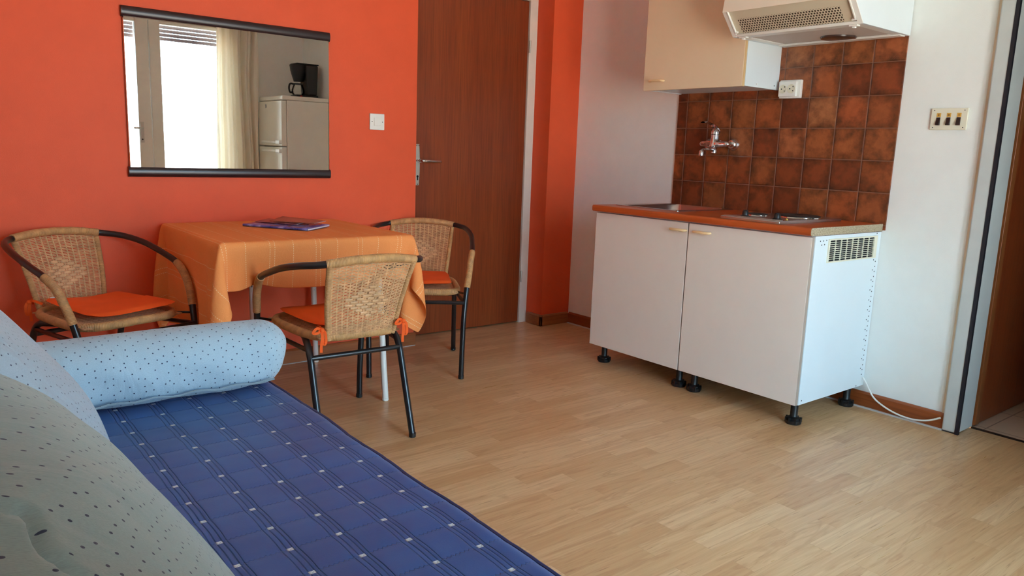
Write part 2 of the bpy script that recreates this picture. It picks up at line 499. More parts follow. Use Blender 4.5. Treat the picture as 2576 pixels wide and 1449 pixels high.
def m_quilt():
    t = NT('quilted_navy_cover'); s = t.sep(t.coord())   # object origin = (0,0) world
    X, Y = s[0], s[1]
    fx = t.math('WRAP', t.math('SUBTRACT', X, QX), QPX/2, -QPX/2)
    fy = t.math('WRAP', t.math('SUBTRACT', Y, QY), QPY/2, -QPY/2)
    sq = t.math('MULTIPLY', t.math('LESS_THAN', t.math('ABSOLUTE', fx), 0.0055), t.math('LESS_THAN', t.math('ABSOLUTE', fy), 0.0045))
    bow = t.math('MULTIPLY', t.math('COSINE', t.math('MULTIPLY', fy, 2*pi/QPY)), 0.0005)
    gx = t.math('ADD', fx, bow)
    def groove(x0, w):
        d = t.math('ABSOLUTE', t.math('SUBTRACT', gx, x0))
        return t.math('SUBTRACT', 1.0, t.math('MINIMUM', t.math('DIVIDE', d, w), 1.0))
    g = t.math('MAXIMUM', t.math('MAXIMUM', groove(-0.0052, 0.0022), groove(0.0052, 0.0022)), t.math('MAXIMUM', groove(-0.0150, 0.002), groove(0.0125, 0.0016)))
    zig = t.math('MULTIPLY', t.math('PINGPONG', X, 0.0045), 1.0)
    dz = t.math('ABSOLUTE', t.math('SUBTRACT', fy, t.math('SUBTRACT', zig, 0.00225)))
    zz = t.math('SUBTRACT', 1.0, t.math('MINIMUM', t.math('DIVIDE', dz, 0.0018), 1.0))
    tw = t.noise(t.coord(), 700, 2)
    big = t.noise(t.coord(), 5, 2)
    base = t.ramp(big, [(0.35, lin((26, 70, 132))), (0.65, lin((34, 84, 148)))])
    b2 = t.mix(t.math('MULTIPLY', t.math('MAXIMUM', g, t.math('MULTIPLY', zz, 0.6)), 0.25), base, lin((40, 52, 100)))
    t.set(Base_Color=t.mix(sq, b2, lin((214, 220, 222))), Roughness=0.5)
    t.b.inputs['Sheen Weight'].default_value = 0.08
    h = t.math('SUBTRACT', t.math('MULTIPLY', sq, 0.5), t.math('ADD', t.math('MULTIPLY', g, 1.0), t.math('MULTIPLY', zz, 0.6)))
    t.bump(t.math('ADD', h, t.math('MULTIPLY', tw, 0.12)), 0.0022, 0.9); return t.m
M['quilt'] = m_quilt()
M['navy'] = paint('navy_piping_cloth', (40, 50, 92), 0.6, 0.03)
def m_perf():
    t = NT('perforated_hood_plate'); s = t.sep(t.coord('UV'))
    a = 0.0125
    # hexagonal holes: two interleaved grids
    def dist(ox, oy):
        dx = t.math('WRAP', t.math('SUBTRACT', s[0], ox), a/2, -a/2)
        dy = t.math('WRAP', t.math('SUBTRACT', s[1], oy), a*0.866, -a*0.866)
        return t.math('SQRT', t.math('ADD', t.math('MULTIPLY', dx, dx), t.math('MULTIPLY', dy, dy)))
    d = t.math('MINIMUM', dist(0, 0), dist(a/2, a*0.866))
    hole = t.math('LESS_THAN', d, 0.0041)
    inx = t.math('MULTIPLY', t.math('GREATER_THAN', s[0], 0.055), t.math('LESS_THAN', s[0], 0.525))
    iny = t.math('MULTIPLY', t.math('GREATER_THAN', s[1], 0.012), t.math('LESS_THAN', s[1], 0.084))
    hole = t.math('MULTIPLY', hole, t.math('MULTIPLY', inx, iny))
    t.set(Base_Color=t.mix(hole, lin((206, 196, 172)), lin((56, 40, 22))), Roughness=0.42)
    t.bump(t.math('SUBTRACT', 1.0, hole), 0.003, 0.8); return t.m
M['perf'] = m_perf()
def m_mesh():
    t = NT('grease_filter_mesh'); s = t.sep(t.coord())
    w = t.math('MULTIPLY', t.math('SINE', t.math('MULTIPLY', s[0], 900)), t.math('SINE', t.math('MULTIPLY', s[1], 900)))
    t.set(Base_Color=t.ramp(w, [(0.3, lin((206, 196, 188))), (0.7, lin((236, 230, 222)))]), Roughness=0.5, Metallic=0.0)
    t.bump(w, 0.001); return t.m
M['mesh'] = m_mesh()
def m_print(name, stops, sc=9, seed=0):
    t = NT(name); co = t.mapping(t.coord(), (1, 1, 1), (seed, seed*2.0, 0))
    n = t.noise(co, sc, 5, 0.6, 1.0)
    t.set(Base_Color=t.ramp(n, stops), Roughness=0.25); return t.m
M['mag'] = m_print('dark_blue_print_and_glare', [(0.3, lin((34, 36, 92))), (0.5, lin((84, 86, 156))), (0.62, lin((150, 148, 200))), (0.7, lin((220, 190, 110)))], 11)  # lilac stops put the glare on the cover into the print colour
M['fly1'] = m_print('brown_glossy_print', [(0.35, lin((110, 52, 28))), (0.55, lin((142, 84, 60))), (0.7, lin((110, 96, 130)))], 8, 3)
M['fly2'] = m_print('mauve_glossy_print', [(0.35, lin((120, 60, 60))), (0.55, lin((158, 106, 112))), (0.7, lin((206, 190, 206)))], 8, 5)

# ------------------------------------------------------------------ the setting
YO, YD, XK, XL, YW, ZC = 3.60, 3.76, 3.38, -0.17, WIN_Y, 2.46
PX0, PX1 = 3.145, XK                                 # pillar right of the brown door
OP0, OP1, OPZ = 0.40, 1.25, 2.08                     # opening to the hall in the right wall
structure('floor', MB().box(XL-0.1, 3.50, YW-0.2, YD+0.10, -0.06, 0.0), M['floor'], 'beech laminate strip floor of the room', 'floor')
structure('ceiling', MB().box(XL-0.1, 3.52, YW-0.2, YD+0.2, ZC, ZC+0.1), M['ceiling'], 'white ceiling above the room', 'ceiling')
structure('wall_left', MB().box(XL-0.1, XL, YW-0.2, YO+0.3, 0, ZC), M['white_wall'], 'wall behind the sofa cushions', 'wall')
mb = MB().box(XL, 2.20, YO, YO+0.3, 0, ZC).box(2.20, PX0, YO, YO+0.3, 2.10, ZC).box(2.20, PX0, YD+0.05, YD+0.3, 0, 2.10)
structure('wall_back', mb, M['orange'], 'orange painted wall behind the table and mirror', 'wall')
structure('wall_corner', MB().box(PX0, PX1+0.14, YO, YD+0.3, 0, ZC), M['orange'], 'orange pillar between the brown door and the kitchen wall', 'wall')
mb = MB().box(XK, XK+0.14, OP1-0.04, YO, 0, ZC).box(XK, XK+0.14, YW-0.2, OP0, 0, ZC).box(XK, XK+0.14, OP0, OP1-0.04, OPZ, ZC)
structure('wall_right', mb, M['white_wall'], 'white kitchen wall with the tiles and the opening to the hall', 'wall')
mb = MB().box(XL, WIN_X0, YW-0.2, YW, 0, ZC).box(WIN_X1, XK, YW-0.2, YW, 0, ZC).box(WIN_X0, WIN_X1, YW-0.2, YW, WIN_Z1, ZC)
structure('wall_front', mb, M['white_wall'], 'white window wall seen only in the mirror', 'wall')
# tiles: object origin on the joint crossing y=1.735 z=1.251
structure('wall_tiles', MB().box(XK-0.007, XK, 1.596, 2.797, 0.81, 1.66), M['tile'], 'brown glazed tile splashback behind the worktop', 'wall tiles', loc=(XK, 1.735, 1.2505))
# skirting
def skirt(prof, axis, a, b, mbx=None):
    return (mbx or MB()).prism(prof, axis, a, b)
h = 0.072
mb = MB().prism([(YO, 0.002), (YO-0.016, 0.002), (YO-0.016, h-0.008), (YO-0.008, h), (YO, h)], 'x', XL, 2.205)
structure('baseboard_back', mb, M['skirting'], 'wooden skirting board along the orange wall', 'baseboard', bevel=0.001)
mb = MB().prism([(YO, 0.002), (YO-0.016, 0.002), (YO-0.016, h-0.008), (YO-0.008, h), (YO, h)], 'x', PX0-0.016, PX1-0.016)
mb.prism([(PX0, 0.002), (PX0-0.016, 0.002), (PX0-0.016, h-0.008), (PX0-0.008, h), (PX0, h)], 'y', YO-0.016, YD-0.03)
structure('baseboard_corner', mb, M['skirting'], 'dark wooden skirting round the foot of the orange pillar', 'baseboard', bevel=0.001)
mb = MB().prism([(XK, 0.002), (XK-0.016, 0.002), (XK-0.016, h-0.008), (XK-0.008, h), (XK, h)], 'y', OP1, YO-0.016)
structure('baseboard_right', mb, M['skirting_y'], 'wooden skirting along the kitchen wall behind the base cabinets', 'baseboard', bevel=0.001)
mb = MB().box(XK-0.026, XK-0.0162, OP1, YO-0.02, 0, 0.006)
structure('trim_1', mb, M['grey_caulk'], 'pale caulk line at the foot of the kitchen skirting', 'trim')
mb = MB().box(XL, 2.20, YO-0.020, YO-0.0162, 0, 0.003)
structure('trim_2', mb, M['grey_caulk'], 'pale caulk line at the foot of the skirting by the table', 'trim')

# brown door in the recess
d1 = thing('door_1', 'brown wooden door with lever handle in the orange wall', 'door', (2.24, YD, 0)); d1['kind'] = 'structure'
build('door_leaf', MB().box(2.235, 3.082, YD, YD+0.04, 0.008, 1.990), M['door_wood'], d1, bevel=0.002)
mb = MB().box(3.084, PX0-0.001, YD-0.012, YD+0.049, 0, 2.05).box(2.2334, 3.0836, YD-0.012, YD+0.049, 1.992, 2.05).box(2.201, 2.233, YD-0.012, YD+0.049, 0, 2.05)
build('door_frame', mb, M['white_frame'], d1, bevel=0.002)
z0, z1, zm = 0.884, 1.114, 1.0
prof = []
for i in range(13):
    t = i/12; prof.append((2.304-0.0105-0.005*sin(pi*t), lerp(z0, z1, t)))
prof = prof+[(2*2.304-x, z) for x, z in reversed(prof)]
pl_ = build('lock_plate', MB().prism(prof, 'y', YD-0.008, YD), M['alu'], d1, bevel=0.002)
mb = MB()
for x, z in ((2.297, 1.106), (2.311, 1.106), (2.304, 0.890)): mb.lathe([(0.0026, 0), (0.0026, 0.0012)], (x, YD-0.0092, z), 'y', 12)
build('screw', mb, M['dark_hole'], pl_)
mb = MB().lathe([(0.0065, 0), (0.0065, 0.002)], (2.304, YD-0.0098, 0.934), 'y', 20).box(2.3005, 2.3075, YD-0.0098, YD-0.008, 0.912, 0.934)
build('keyhole', mb, M['dark_hole'], pl_)
mb = MB().lathe([(0.012, -0.018), (0.012, 0.0)], (2.304, YD-0.008, 1.022), 'y', 20)
mb.tube(rounded([(2.304, YD-0.012, 1.022), (2.304, YD-0.052, 1.022), (2.37, YD-0.055, 1.021), (2.432, YD-0.05, 1.019)], 0.02), [0.0095]*9+[0.0085]*7+[0.006], 14)
build('door_handle', mb, M['chrome'], d1)
for zc in (1.725, 0.303):
    mb = MB().lathe([(0.0065, -0.036), (0.0065, -0.001), (0.0055, -0.001), (0.0055, 0.001), (0.0065, 0.001), (0.0065, 0.036)], (3.086, YD-0.016, zc), 'z', 14)
    build('hinge', mb, M['alu'], d1)

# opening to the hall: steel frame, gasket, threshold, open brown leaf
tr = thing('trim_3', 'pale grey steel door frame at the opening to the hall', 'door frame', (XK, OP1-0.03, 0)); tr['kind'] = 'structure'
mb = MB().box(XK-0.025, XK+0.13, OP1-0.062, OP1, 0.004, OPZ+0.01).box(XK-0.025, XK+0.13, OP0-0.05, OP0+0.01, 0.004, OPZ+0.01).box(XK-0.025, XK+0.13, OP0+0.0102, OP1-0.0622, OPZ-0.05, OPZ+0.01)
build('steel_frame', mb, M['grey_frame'], tr, bevel=0.006, seg=3)
mb = MB().box(XK-0.027, XK-0.012, OP1-0.066, OP1-0.052, 0.0, OPZ-0.05).box(XK-0.022, XK-0.001, OP1-0.062, OP1-0.002, 0.0, 0.006)
build('rubber_gasket', mb, M['gasket'], tr)
build('wall_caulk', MB().box(XK-0.006, XK, OP1, OP1+0.014, h, OPZ), M['caulk'], tr)
structure('trim_4', MB().box(3.50, 3.52, OP0, OP1-0.06, -0.02, 0.003), paint('dark_threshold_strip', (44, 24, 14), 0.6), 'dark threshold strip between laminate and hall tiles', 'threshold')
structure('floor_hall', MB().box(3.52, 5.2, -0.6, 1.7, -0.06, 0.0), M['hall_tile'], 'pale tiled floor of the hall beyond the opening', 'floor')
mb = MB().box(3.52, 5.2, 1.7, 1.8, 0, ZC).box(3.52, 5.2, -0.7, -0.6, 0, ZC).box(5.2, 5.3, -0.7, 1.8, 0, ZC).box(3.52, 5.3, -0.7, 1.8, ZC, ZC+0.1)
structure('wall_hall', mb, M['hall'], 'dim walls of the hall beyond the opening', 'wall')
d2 = thing('door_2', 'brown wooden door standing open in the hall beyond the grey frame', 'door', (3.54, 1.20, 0)); d2['kind'] = 'structure'
build('door_leaf', MB().box(3.575, 4.36, 1.190, 1.23, 0.006, 2.0), M['door_wood'], d2, bevel=0.002)
build('edge_band', MB().box(3.53, 3.573, 1.186, 1.234, 0.006, 2.0), m_wood('lighter_edge_wood', (140, 80, 42), (150, 90, 48), (110, 60, 30), 'z', 90), d2, bevel=0.002)

# French window in the window wall (seen in the mirror)
w1 = thing('window_1', 'white French window letting in bright daylight, seen in the mirror', 'window', (1.85, YW-0.1, 0)); w1['kind'] = 'structure'
ya, yb = YW-0.13, YW-0.06
mb = MB().box(WIN_X0, WIN_X0+0.05, ya, yb, 0, WIN_Z1).box(WIN_X1-0.05, WIN_X1, ya, yb, 0, WIN_Z1).box(WIN_X0+0.0502, WIN_X1-0.0502, ya, yb, WIN_Z1-0.05, WIN_Z1).box(WIN_X0+0.0502, WIN_X1-0.0502, ya, yb, 0, 0.03)
build('window_frame', mb, M['white_frame'], w1, bevel=0.004)
def leaf(xa, xb, sl, sr):
    m = MB().box(xa, xa+sl, ya+0.01, yb+0.02, 0.035, 2.165).box(xb-sr, xb, ya+0.01, yb+0.02, 0.035, 2.165)
    m.box(xa+sl, xb-sr, ya+0.01, yb+0.02, 2.135, 2.165).box(xa+sl, xb-sr, ya+0.01, yb+0.02, 0.035, 0.16)
    o = build('casement', m, M['white_frame'], w1, bevel=0.006)
    build('glass_pane', MB().box(xa+sl, xb-sr, ya+0.045, ya+0.049, 0.16, 2.135), M['glass'], o)
    return o
l1 = leaf(WIN_X0+0.052, 1.905, 0.08, 0.112)
l2 = leaf(1.91, WIN_X1-0.052, 0.098, 0.08)
mb = MB().box(1.80, 1.832, yb+0.02, yb+0.028, 1.05, 1.24)
mb.tube(rounded([(1.816, yb+0.02, 1.183), (1.816, yb+0.065, 1.183), (1.735, yb+0.067, 1.181)], 0.015), 0.009, 12)
build('window_handle', mb, M['alu'], l1)
build('keyhole', MB().lathe([(0.006, 0.0), (0.006, 0.003)], (1.816, yb+0.027, 1.08), 'y', 14), M['dark_hole'], l1)
# roller shutter partly lowered outside
mb = MB()
for i in range(5):
    zc = 2.02+0.036*i
    mb.prism([(ya-0.05, zc-0.015), (ya-0.058, zc), (ya-0.05, zc+0.015), (ya-0.045, zc)], 'x', WIN_X0+0.02, WIN_X1-0.02)
sh = build('roller_shutter', mb, paint('grey_brown_shutter_slats', (112, 98, 100), 0.5), loc=(1.85, ya-0.05, 2.0))
tag(sh, 'dark roller shutter lowered a hand above the French window', 'shutter')

# ------------------------------------------------------------------ mirror on the orange wall
mi = thing('wall_mirror', 'wide wall mirror with dark top and bottom rails on the orange wall', 'mirror', (1.234, YO, 0.928))
build('mirror_glass', MB().box(0.777, 1.691, YO-0.017, YO-0.006, 0.955, 1.60), M['mirror'], mi, bevel=0.003, seg=1)
def rail(za, zb, name):
    pr = []
    for i in range(13):
        a = pi*i/12
        pr.append((YO-0.006-0.018*sin(a)**0.6 if i not in (0, 12) else YO-0.004, lerp(za, zb, 0.5-0.5*cos(a))))
    pr = [(YO-0.0005, za)]+pr[0:]+[(YO-0.0005, zb)]
    build(name, MB().prism(pr, 'x', 0.772, 1.694), M['dark_rail'], mi)
rail(0.926, 0.970, 'bottom_rail'); rail(1.582, 1.626, 'top_rail')

# ------------------------------------------------------------------ switches and socket
ls = thing('light_switch', 'white square light switch on the orange wall left of the door', 'light switch', (1.959, YO, 1.217))
build('cover_plate', MB().box(1.917, 2.001, YO-0.010, YO-0.0005, 1.176, 1.258), M['white_plastic'], ls, bevel=0.003)
build('rocker', MB().box(1.939, 1.979, YO-0.014, YO-0.0102, 1.197, 1.237), M['white_plastic'], ls, bevel=0.0015)
for x in (1.929, 1.989): build('screw', MB().lathe([(0.0022, 0), (0.0022, 0.001)], (x, YO-0.0112, 1.217), 'y', 10), M['dark_hole'], ls)
sp = thing('switch_panel', 'cream panel of three dark rocker switches on the white wall', 'switch panel', (XK, 1.392, 1.285))
build('cover_plate', MB().box(XK-0.009, XK-0.0005, 1.3215, 1.4625, 1.243, 1.330), M['cream_plastic'], sp, bevel=0.002)
for i, y in enumerate((1.431, 1.392, 1.353)):
    build('rocker', MB().prism([(XK-0.009, 1.261), (XK-0.019, 1.262), (XK-0.012, 1.293), (XK-0.009, 1.293)], 'y', y-0.0075, y+0.0075), M['brown_rocker'], sp, bevel=0.001)
    lb = build('amber_label', MB().box(XK-0.0102, XK-0.0085, y-0.008, y+0.008, 1.295, 1.3105), M['amber'], sp)
    m2 = MB()
    if i == 0: m2.box(XK-0.0107, XK-0.0100, y-0.0015, y+0.0015, 1.2985, 1.3075).box(XK-0.0107, XK-0.0100, y-0.003, y+0.003, 1.2985, 1.3005)
    if i == 1: m2.box(XK-0.0107, XK-0.0100, y-0.004, y+0.004, 1.3005, 1.3045)
    if i == 2: m2.lathe([(0.0022, 0), (0.0036, 0), (0.0036, 0.0007), (0.0022, 0.0007), (0.0022, 0)], (XK-0.0100, y, 1.3027), '-x', 14)
    build('pictogram', m2, paint('brown_print', (120, 70, 20), 0.5), lb)
for y in (1.334, 1.450):
    for z in (1.252, 1.321): build('screw', MB().lathe([(0.002, 0), (0.002, 0.0012)], (XK-0.009, y, z), '-x', 10), M['dark_hole'], sp)
so = thing('double_socket', 'white double power socket on the brown tiles by the wall cabinet', 'power socket', (XK-0.007, 2.12, 1.432))
x0 = XK-0.0072
build('back_box', MB().box(x0-0.018, x0, 2.060, 2.172, 1.389, 1.474), M['white_plastic'], so, bevel=0.003)
build('face_plate', MB().box(x0-0.030, x0-0.0182, 2.076, 2.170, 1.397, 1.468), M['white_plastic'], so, bevel=0.003)
for y in (2.146, 2.102):
    s_ = build('socket_well', MB().lathe([(0.0205, 0.0), (0.0205, 0.0024), (0.0188, 0.0024), (0.0180, 0.0006), (0.0, 0.0006)], (x0-0.0300, y, 1.432), '-x', 28), M['cream_plastic'], so)
    m2 = MB()
    for dz in (-0.0095, 0.0095): m2.lathe([(0.0025, 0.0), (0.0025, 0.0015)], (x0-0.0299, y-0.009, 1.432+dz), '-x', 12)
    m2.lathe([(0.003, 0.0), (0.003, 0.0015)], (x0-0.0299, y+0.007, 1.432), '-x', 12)
    build('pin_hole', m2, M['dark_hole'], s_)

# ------------------------------------------------------------------ kitchen base cabinets
CX0, CY0, CYM, CY1, CZ0, CZ1 = 2.817, 1.611, 2.2265, 2.826, 0.100, 0.803
XB = XK-0.003
def handle(parent, x, y, z, L=0.097):
    pts = bez([(x+0.001, y-L/2+0.006, z), (x-0.012, y-L/2+0.006, z), (x-0.019, y-L/2+0.014, z), (x-0.023, y, z+0.001), (x-0.019, y+L/2-0.014, z), (x-0.012, y+L/2-0.006, z), (x+0.001, y+L/2-0.006, z)], 5)
    r = [0.0045+0.0018*sin(pi*i/(len(pts)-1)) for i in range(len(pts))]
    return build('handle', MB().tube(pts, r, 12), M['cream_handle'], parent)
def base_cabinet(ya_, yb_, label, hy, vent):
    t = thing('base_cabinet', label, 'base cabinet', ((CX0+XB)/2, (ya_+yb_)/2, 0))
    m = MB().box(CX0+0.022, XB, ya_, ya_+0.016, CZ0, CZ1).box(CX0+0.022, XB, yb_-0.016, yb_, CZ0, CZ1)
    m.box(CX0+0.022, XB, ya_+0.016, yb_-0.016, CZ0, CZ0+0.016).box(XB-0.006, XB, ya_+0.016, yb_-0.016, CZ0+0.016, CZ1)
    m.box(CX0+0.022, CX0+0.10, ya_+0.016, yb_-0.016, CZ1-0.018, CZ1)
    body = build('cabinet_body', m, M['white_lam'], t, bevel=0.0008, seg=1)
    d = build('door', MB().box(CX0, CX0+0.018, ya_+0.0022, yb_-0.0022, CZ0+0.001, CZ1-0.004), M['door_lam'], t, bevel=0.0015)
    handle(d, CX0, hy, 0.764)
    for e0, e1 in ((ya_+0.0016, ya_+0.0023), (yb_-0.0023, yb_-0.0016)): build('edge_band', MB().box(CX0+0.0005, CX0+0.0178, e0, e1, CZ0+0.001, CZ1-0.004), M['taupe_edge'], d)
    build('gap_shade_strip', MB().box(CX0+0.0185, CX0+0.0215, ya_+0.001, ya_+0.016, CZ0+0.001, CZ1-0.004) if not vent else MB().box(CX0+0.0185, CX0+0.0215, yb_-0.016, yb_-0.001, CZ0+0.001, CZ1-0.004), M['skirting_y'], d)  # dark strip standing in for the shade in the gap between the doors
    for x in (CX0+0.075, XB-0.05):
        for y in (ya_+0.045, yb_-0.045):
            l = build('leg', MB().lathe([(0.017, 0.032), (0.0155, 0.036), (0.0155, CZ0-0.006), (0.03, CZ0-0.005), (0.03, CZ0-0.0005)], (x, y, 0), 'z', 20), M['black_plastic'], t)
            m = MB().lathe([(0.031, 0.0), (0.033, 0.004), (0.033, 0.016), (0.027, 0.020), (0.027, 0.026), (0.019, 0.031)], (x, y, 0), 'z', 24)
            for k in range(8):
                a = 2*pi*k/8
                m.box(x+0.030*cos(a)-0.004, x+0.030*cos(a)+0.004, y+0.030*sin(a)-0.004, y+0.030*sin(a)+0.004, 0.006, 0.027)
            build('foot', m, M['black_plastic'], l)
    return t, body
cl_, b1 = base_cabinet(CYM+0.0005, CY1, 'white base cabinet under the sink, left of the pair', CYM+0.053, False)
cr_, b2 = base_cabinet(CY0, CYM-0.0005, 'white base cabinet under the hob with a vent grille on its side', CYM-0.082, True)
# vent grille on the right cabinet's side
ys = CY0
g0x, g1x, g0z, g1z = 2.936, 3.338, 0.690, 0.788
m = MB().box(g0x, g1x, ys-0.006, ys-0.0003, g0z, g0z+0.006).box(g0x, g1x, ys-0.006, ys-0.0003, g1z-0.006, g1z).box(g0x, g0x+0.008, ys-0.006, ys-0.0003, g0z+0.006, g1z-0.006).box(g1x-0.026, g1x, ys-0.006, ys-0.0003, g0z+0.006, g1z-0.006)
for k in range(1, 10):
    z = lerp(g0z+0.006, g1z-0.006, k/10); m.box(g0x+0.008, g1x-0.026, ys-0.005, ys-0.001, z-0.001, z+0.001)
for k in range(1, 8):
    x = lerp(g0x+0.008, g1x-0.026, k/8); m.box(x-0.0014, x+0.0014, ys-0.0055, ys-0.001, g0z+0.006, g1z-0.006)
vg = build('vent_grille', m, M['cream_plastic'], cr_); vg['label'] = 'cream plastic vent grille'
build('grille_opening', MB().box(g0x+0.008, g1x-0.026, ys-0.0008, ys-0.0002, g0z+0.006, g1z-0.006), M['dark_hole'], vg)
def hole(x, z, r=0.0027, first=[]):
    if not first:
        o = build('drilled_hole', MB().lathe([(r, -0.0006), (r, 0.0003)], (0, 0, 0), 'y', 10), M['dark_hole'], cr_, local=True)
        first.append(o)
    else:
        o = first[0].copy(); COL.objects.link(o)
    o.location = Vector((x, ys, z))-cr_.location
for k in range(24):
    hole(3.352-0.0001*k, 0.672-0.0225*k)
    if k % 2 == 0: hole(3.334, 0.680-0.0225*k)
for x, z in ((2.876, 0.782), (2.900, 0.782), (2.923, 0.784), (2.888, 0.766), (2.910, 0.767), (3.338, 0.797), (2.861, 0.117), (3.312, 0.106)): hole(x, z)
# worktop with a cut-out for the sink
WX0, WX1, WY0, WY1, WZ0, WZ1 = 2.792, XK-0.0075, 1.606, 2.832, 0.8055, 0.8375
S = dict(x0=2.914, x1=3.336, y0=2.380, y1=2.760)
wt = thing('worktop', 'reddish brown wood-look worktop with a raw chipboard end', 'worktop', ((WX0+WX1)/2, (WY0+WY1)/2, WZ0))
def front_prof():
    r = 0.010
    p = [(S['x0'], WZ0), (WX0+r, WZ0)]
    for i in range(7):
        a = -pi/2-pi/2*i/6
        p.append((WX0+r+r*cos(a), WZ0+r+r*sin(a)))
    for i in range(7):
        a = pi-pi/2*i/6
        p.append((WX0+r+r*cos(a), WZ1-r+r*sin(a)))
    p.append((S['x0'], WZ1)); return p
m = MB().prism(front_prof(), 'y', WY0+0.002, WY1)
m.box(S['x1'], WX1, WY0+0.002, WY1, WZ0, WZ1).box(S['x0'], S['x1'], WY0+0.002, S['y0'], WZ0, WZ1).box(S['x0'], S['x1'], S['y1'], WY1, WZ0, WZ1)
build('worktop_slab', m, M['worktop'], wt)
ce = build('raw_edge', MB().prism(front_prof()[1:-1]+[(WX1, WZ1), (WX1, WZ0)], 'y', WY0, WY0+0.002), M['chip'], wt); ce['label'] = 'bare chipboard end'
# sink
sk = thing('sink', 'stainless steel inset sink at the left of the worktop', 'sink', (3.125, 2.565, WZ1))
m = MB()
def rrect(x0, x1, y0, y1, r, z, n=6):
    out = []
    for cx_, cy_, a0 in ((x1-r, y1-r, 0), (x0+r, y1-r, pi/2), (x0+r, y0+r, pi), (x1-r, y0+r, 3*pi/2)):
        for k in range(n+1):
            a = a0+pi/2*k/n; out.append((cx_+r*cos(a), cy_+r*sin(a), z))
    return out
rings = [rrect(2.900, 3.350, 2.365, 2.775, 0.012, WZ1+0.0004), rrect(2.900, 3.350, 2.365, 2.775, 0.012, WZ1+0.0035), rrect(2.905, 3.345, 2.370, 2.770, 0.012, WZ1+0.005),
         rrect(2.916, 3.330, 2.384, 2.756, 0.06, WZ1+0.004), rrect(2.922, 3.326, 2.390, 2.750, 0.06, WZ1-0.004), rrect(2.94, 3.308, 2.405, 2.735, 0.065, WZ1-0.12), rrect(2.98, 3.27, 2.45, 2.69, 0.05, WZ1-0.13)]
rings = [r_+[r_[0]] for r_ in rings]
m.grid(rings)
k0 = len(m.v); nn = len(rings[0])
m.add(rings[-1][:-1], [tuple(range(nn-1))])
build('basin', m, M['sink'], sk, angle=50)
build('drain', MB().lathe([(0.03, 0), (0.03, 0.002), (0.022, 0.003), (0.0, 0.001)], (3.12, 2.565, WZ1-0.130), 'z', 24), M['chrome'], sk)
# hob
hb = thing('hob', 'steel two-plate hob with black knobs at the right of the worktop', 'hob', (3.06, 1.89, WZ1))
m = MB().prism([(2.80, WZ1+0.0004), (2.80, WZ1+0.010), (2.805, WZ1+0.014), (3.285, WZ1+0.014), (3.29, WZ1+0.010), (3.29, WZ1+0.0004)], 'y', 1.755, 2.045)
for k in range(4): m.box(2.809+0.008*k, 2.812+0.008*k, 1.762, 2.038, WZ1+0.0135, WZ1+0.0162)
build('hob_plate', m, M['sink'], hb, bevel=0.002)
zp_ = WZ1+0.014
for x, y, r in ((3.11, 1.858, 0.092), (2.985, 1.985, 0.046)):
    b = build('burner', MB().lathe([(r, 0.0002), (r, 0.006), (r-0.008, 0.010), (r-0.02, 0.011), (0.02, 0.011), (0.018, 0.0095), (0, 0.0095)], (x, y, zp_), 'z', 40), M['burner'], hb)
    build('burner_rim', MB().lathe([(r+0.001, 0.0002), (r+0.006, 0.0002), (r+0.005, 0.004), (r+0.001, 0.0045)], (x, y, zp_), 'z', 40), M['chrome'], b)
for x, y in ((2.852, 1.955), (2.852, 1.80)):
    m = MB().lathe([(0.021, 0.0002), (0.021, 0.003), (0.014, 0.007), (0.0125, 0.022), (0.009, 0.026), (0, 0.026)], (x, y, zp_), 'z', 24).box(x-0.012, x+0.012, y-0.003, y+0.003, zp_+0.016, zp_+0.029)
    build('knob', m, M['black_plastic'], hb)
build('indicator_lamp', MB().lathe([(0.007, 0.0002), (0.007, 0.003), (0.005, 0.006), (0, 0.007)], (2.90, 1.785, zp_), 'z', 16), M['brass'], hb)

# mixer tap
fx, fz = 3.312, 1.168
tp = thing('mixer_tap', 'chrome wall mixer tap on the brown tiles above the sink', 'tap', (XK-0.007, 2.49, fz))
for y in (2.418, 2.565):
    e_ = build('wall_flange', MB().lathe([(0.0, 0.026), (0.020, 0.026), (0.024, 0.022), (0.031, 0.008), (0.033, 0.001), (0.033, 0.0)], (XK-0.0072, y, fz), '-x', 32), M['chrome'], tp)
    m = MB().lathe([(0.0155, 0.024), (0.0155, 0.040), (0.012, 0.043), (0.012, 0.056)], (XK-0.0072, y, fz), '-x', 6)
    build('union_nut', m, M['chrome'], e_, angle=20)
m = MB()
pts = [(fx, 2.400+0.185*i/24, fz) for i in range(25)]
rad = []
for i in range(25):
    s_ = i/24
    e1 = min(1.0, sqrt(max(0.02, 1-(max(0, 0.10-s_)/0.10)**2))); e2 = min(1.0, sqrt(max(0.02, 1-(max(0, s_-0.90)/0.10)**2)))
    rad.append((0.015+0.009*math.exp(-((s_-0.5)/0.22)**2))*e1*e2)
m.tube(pts, rad, 20)
m.lathe([(0.026, -0.012), (0.026, 0.0), (0.0225, 0.018), (0.0205, 0.035), (0.0205, 0.044)], (fx, 2.4925, fz), 'z', 28)
build('tap_body', m, M['chrome'], tp, angle=60)
build('collar', MB().lathe([(0.0215, 0.0442), (0.0215, 0.0475)], (fx, 2.4925, fz), 'z', 28), M['black_plastic'], tp)
m = MB().lathe([(0.0205, 0.0477), (0.0215, 0.056), (0.020, 0.068), (0.014, 0.078), (0, 0.081)], (fx, 2.4925, fz), 'z', 28)
lp = bez([(fx+0.018, 2.4925, fz+0.060), (fx+0.004, 2.4925, fz+0.080), (fx-0.03, 2.4925, fz+0.098), (fx-0.075, 2.4925, fz+0.108), (fx-0.108, 2.4925, fz+0.104)], 8)
sec = []
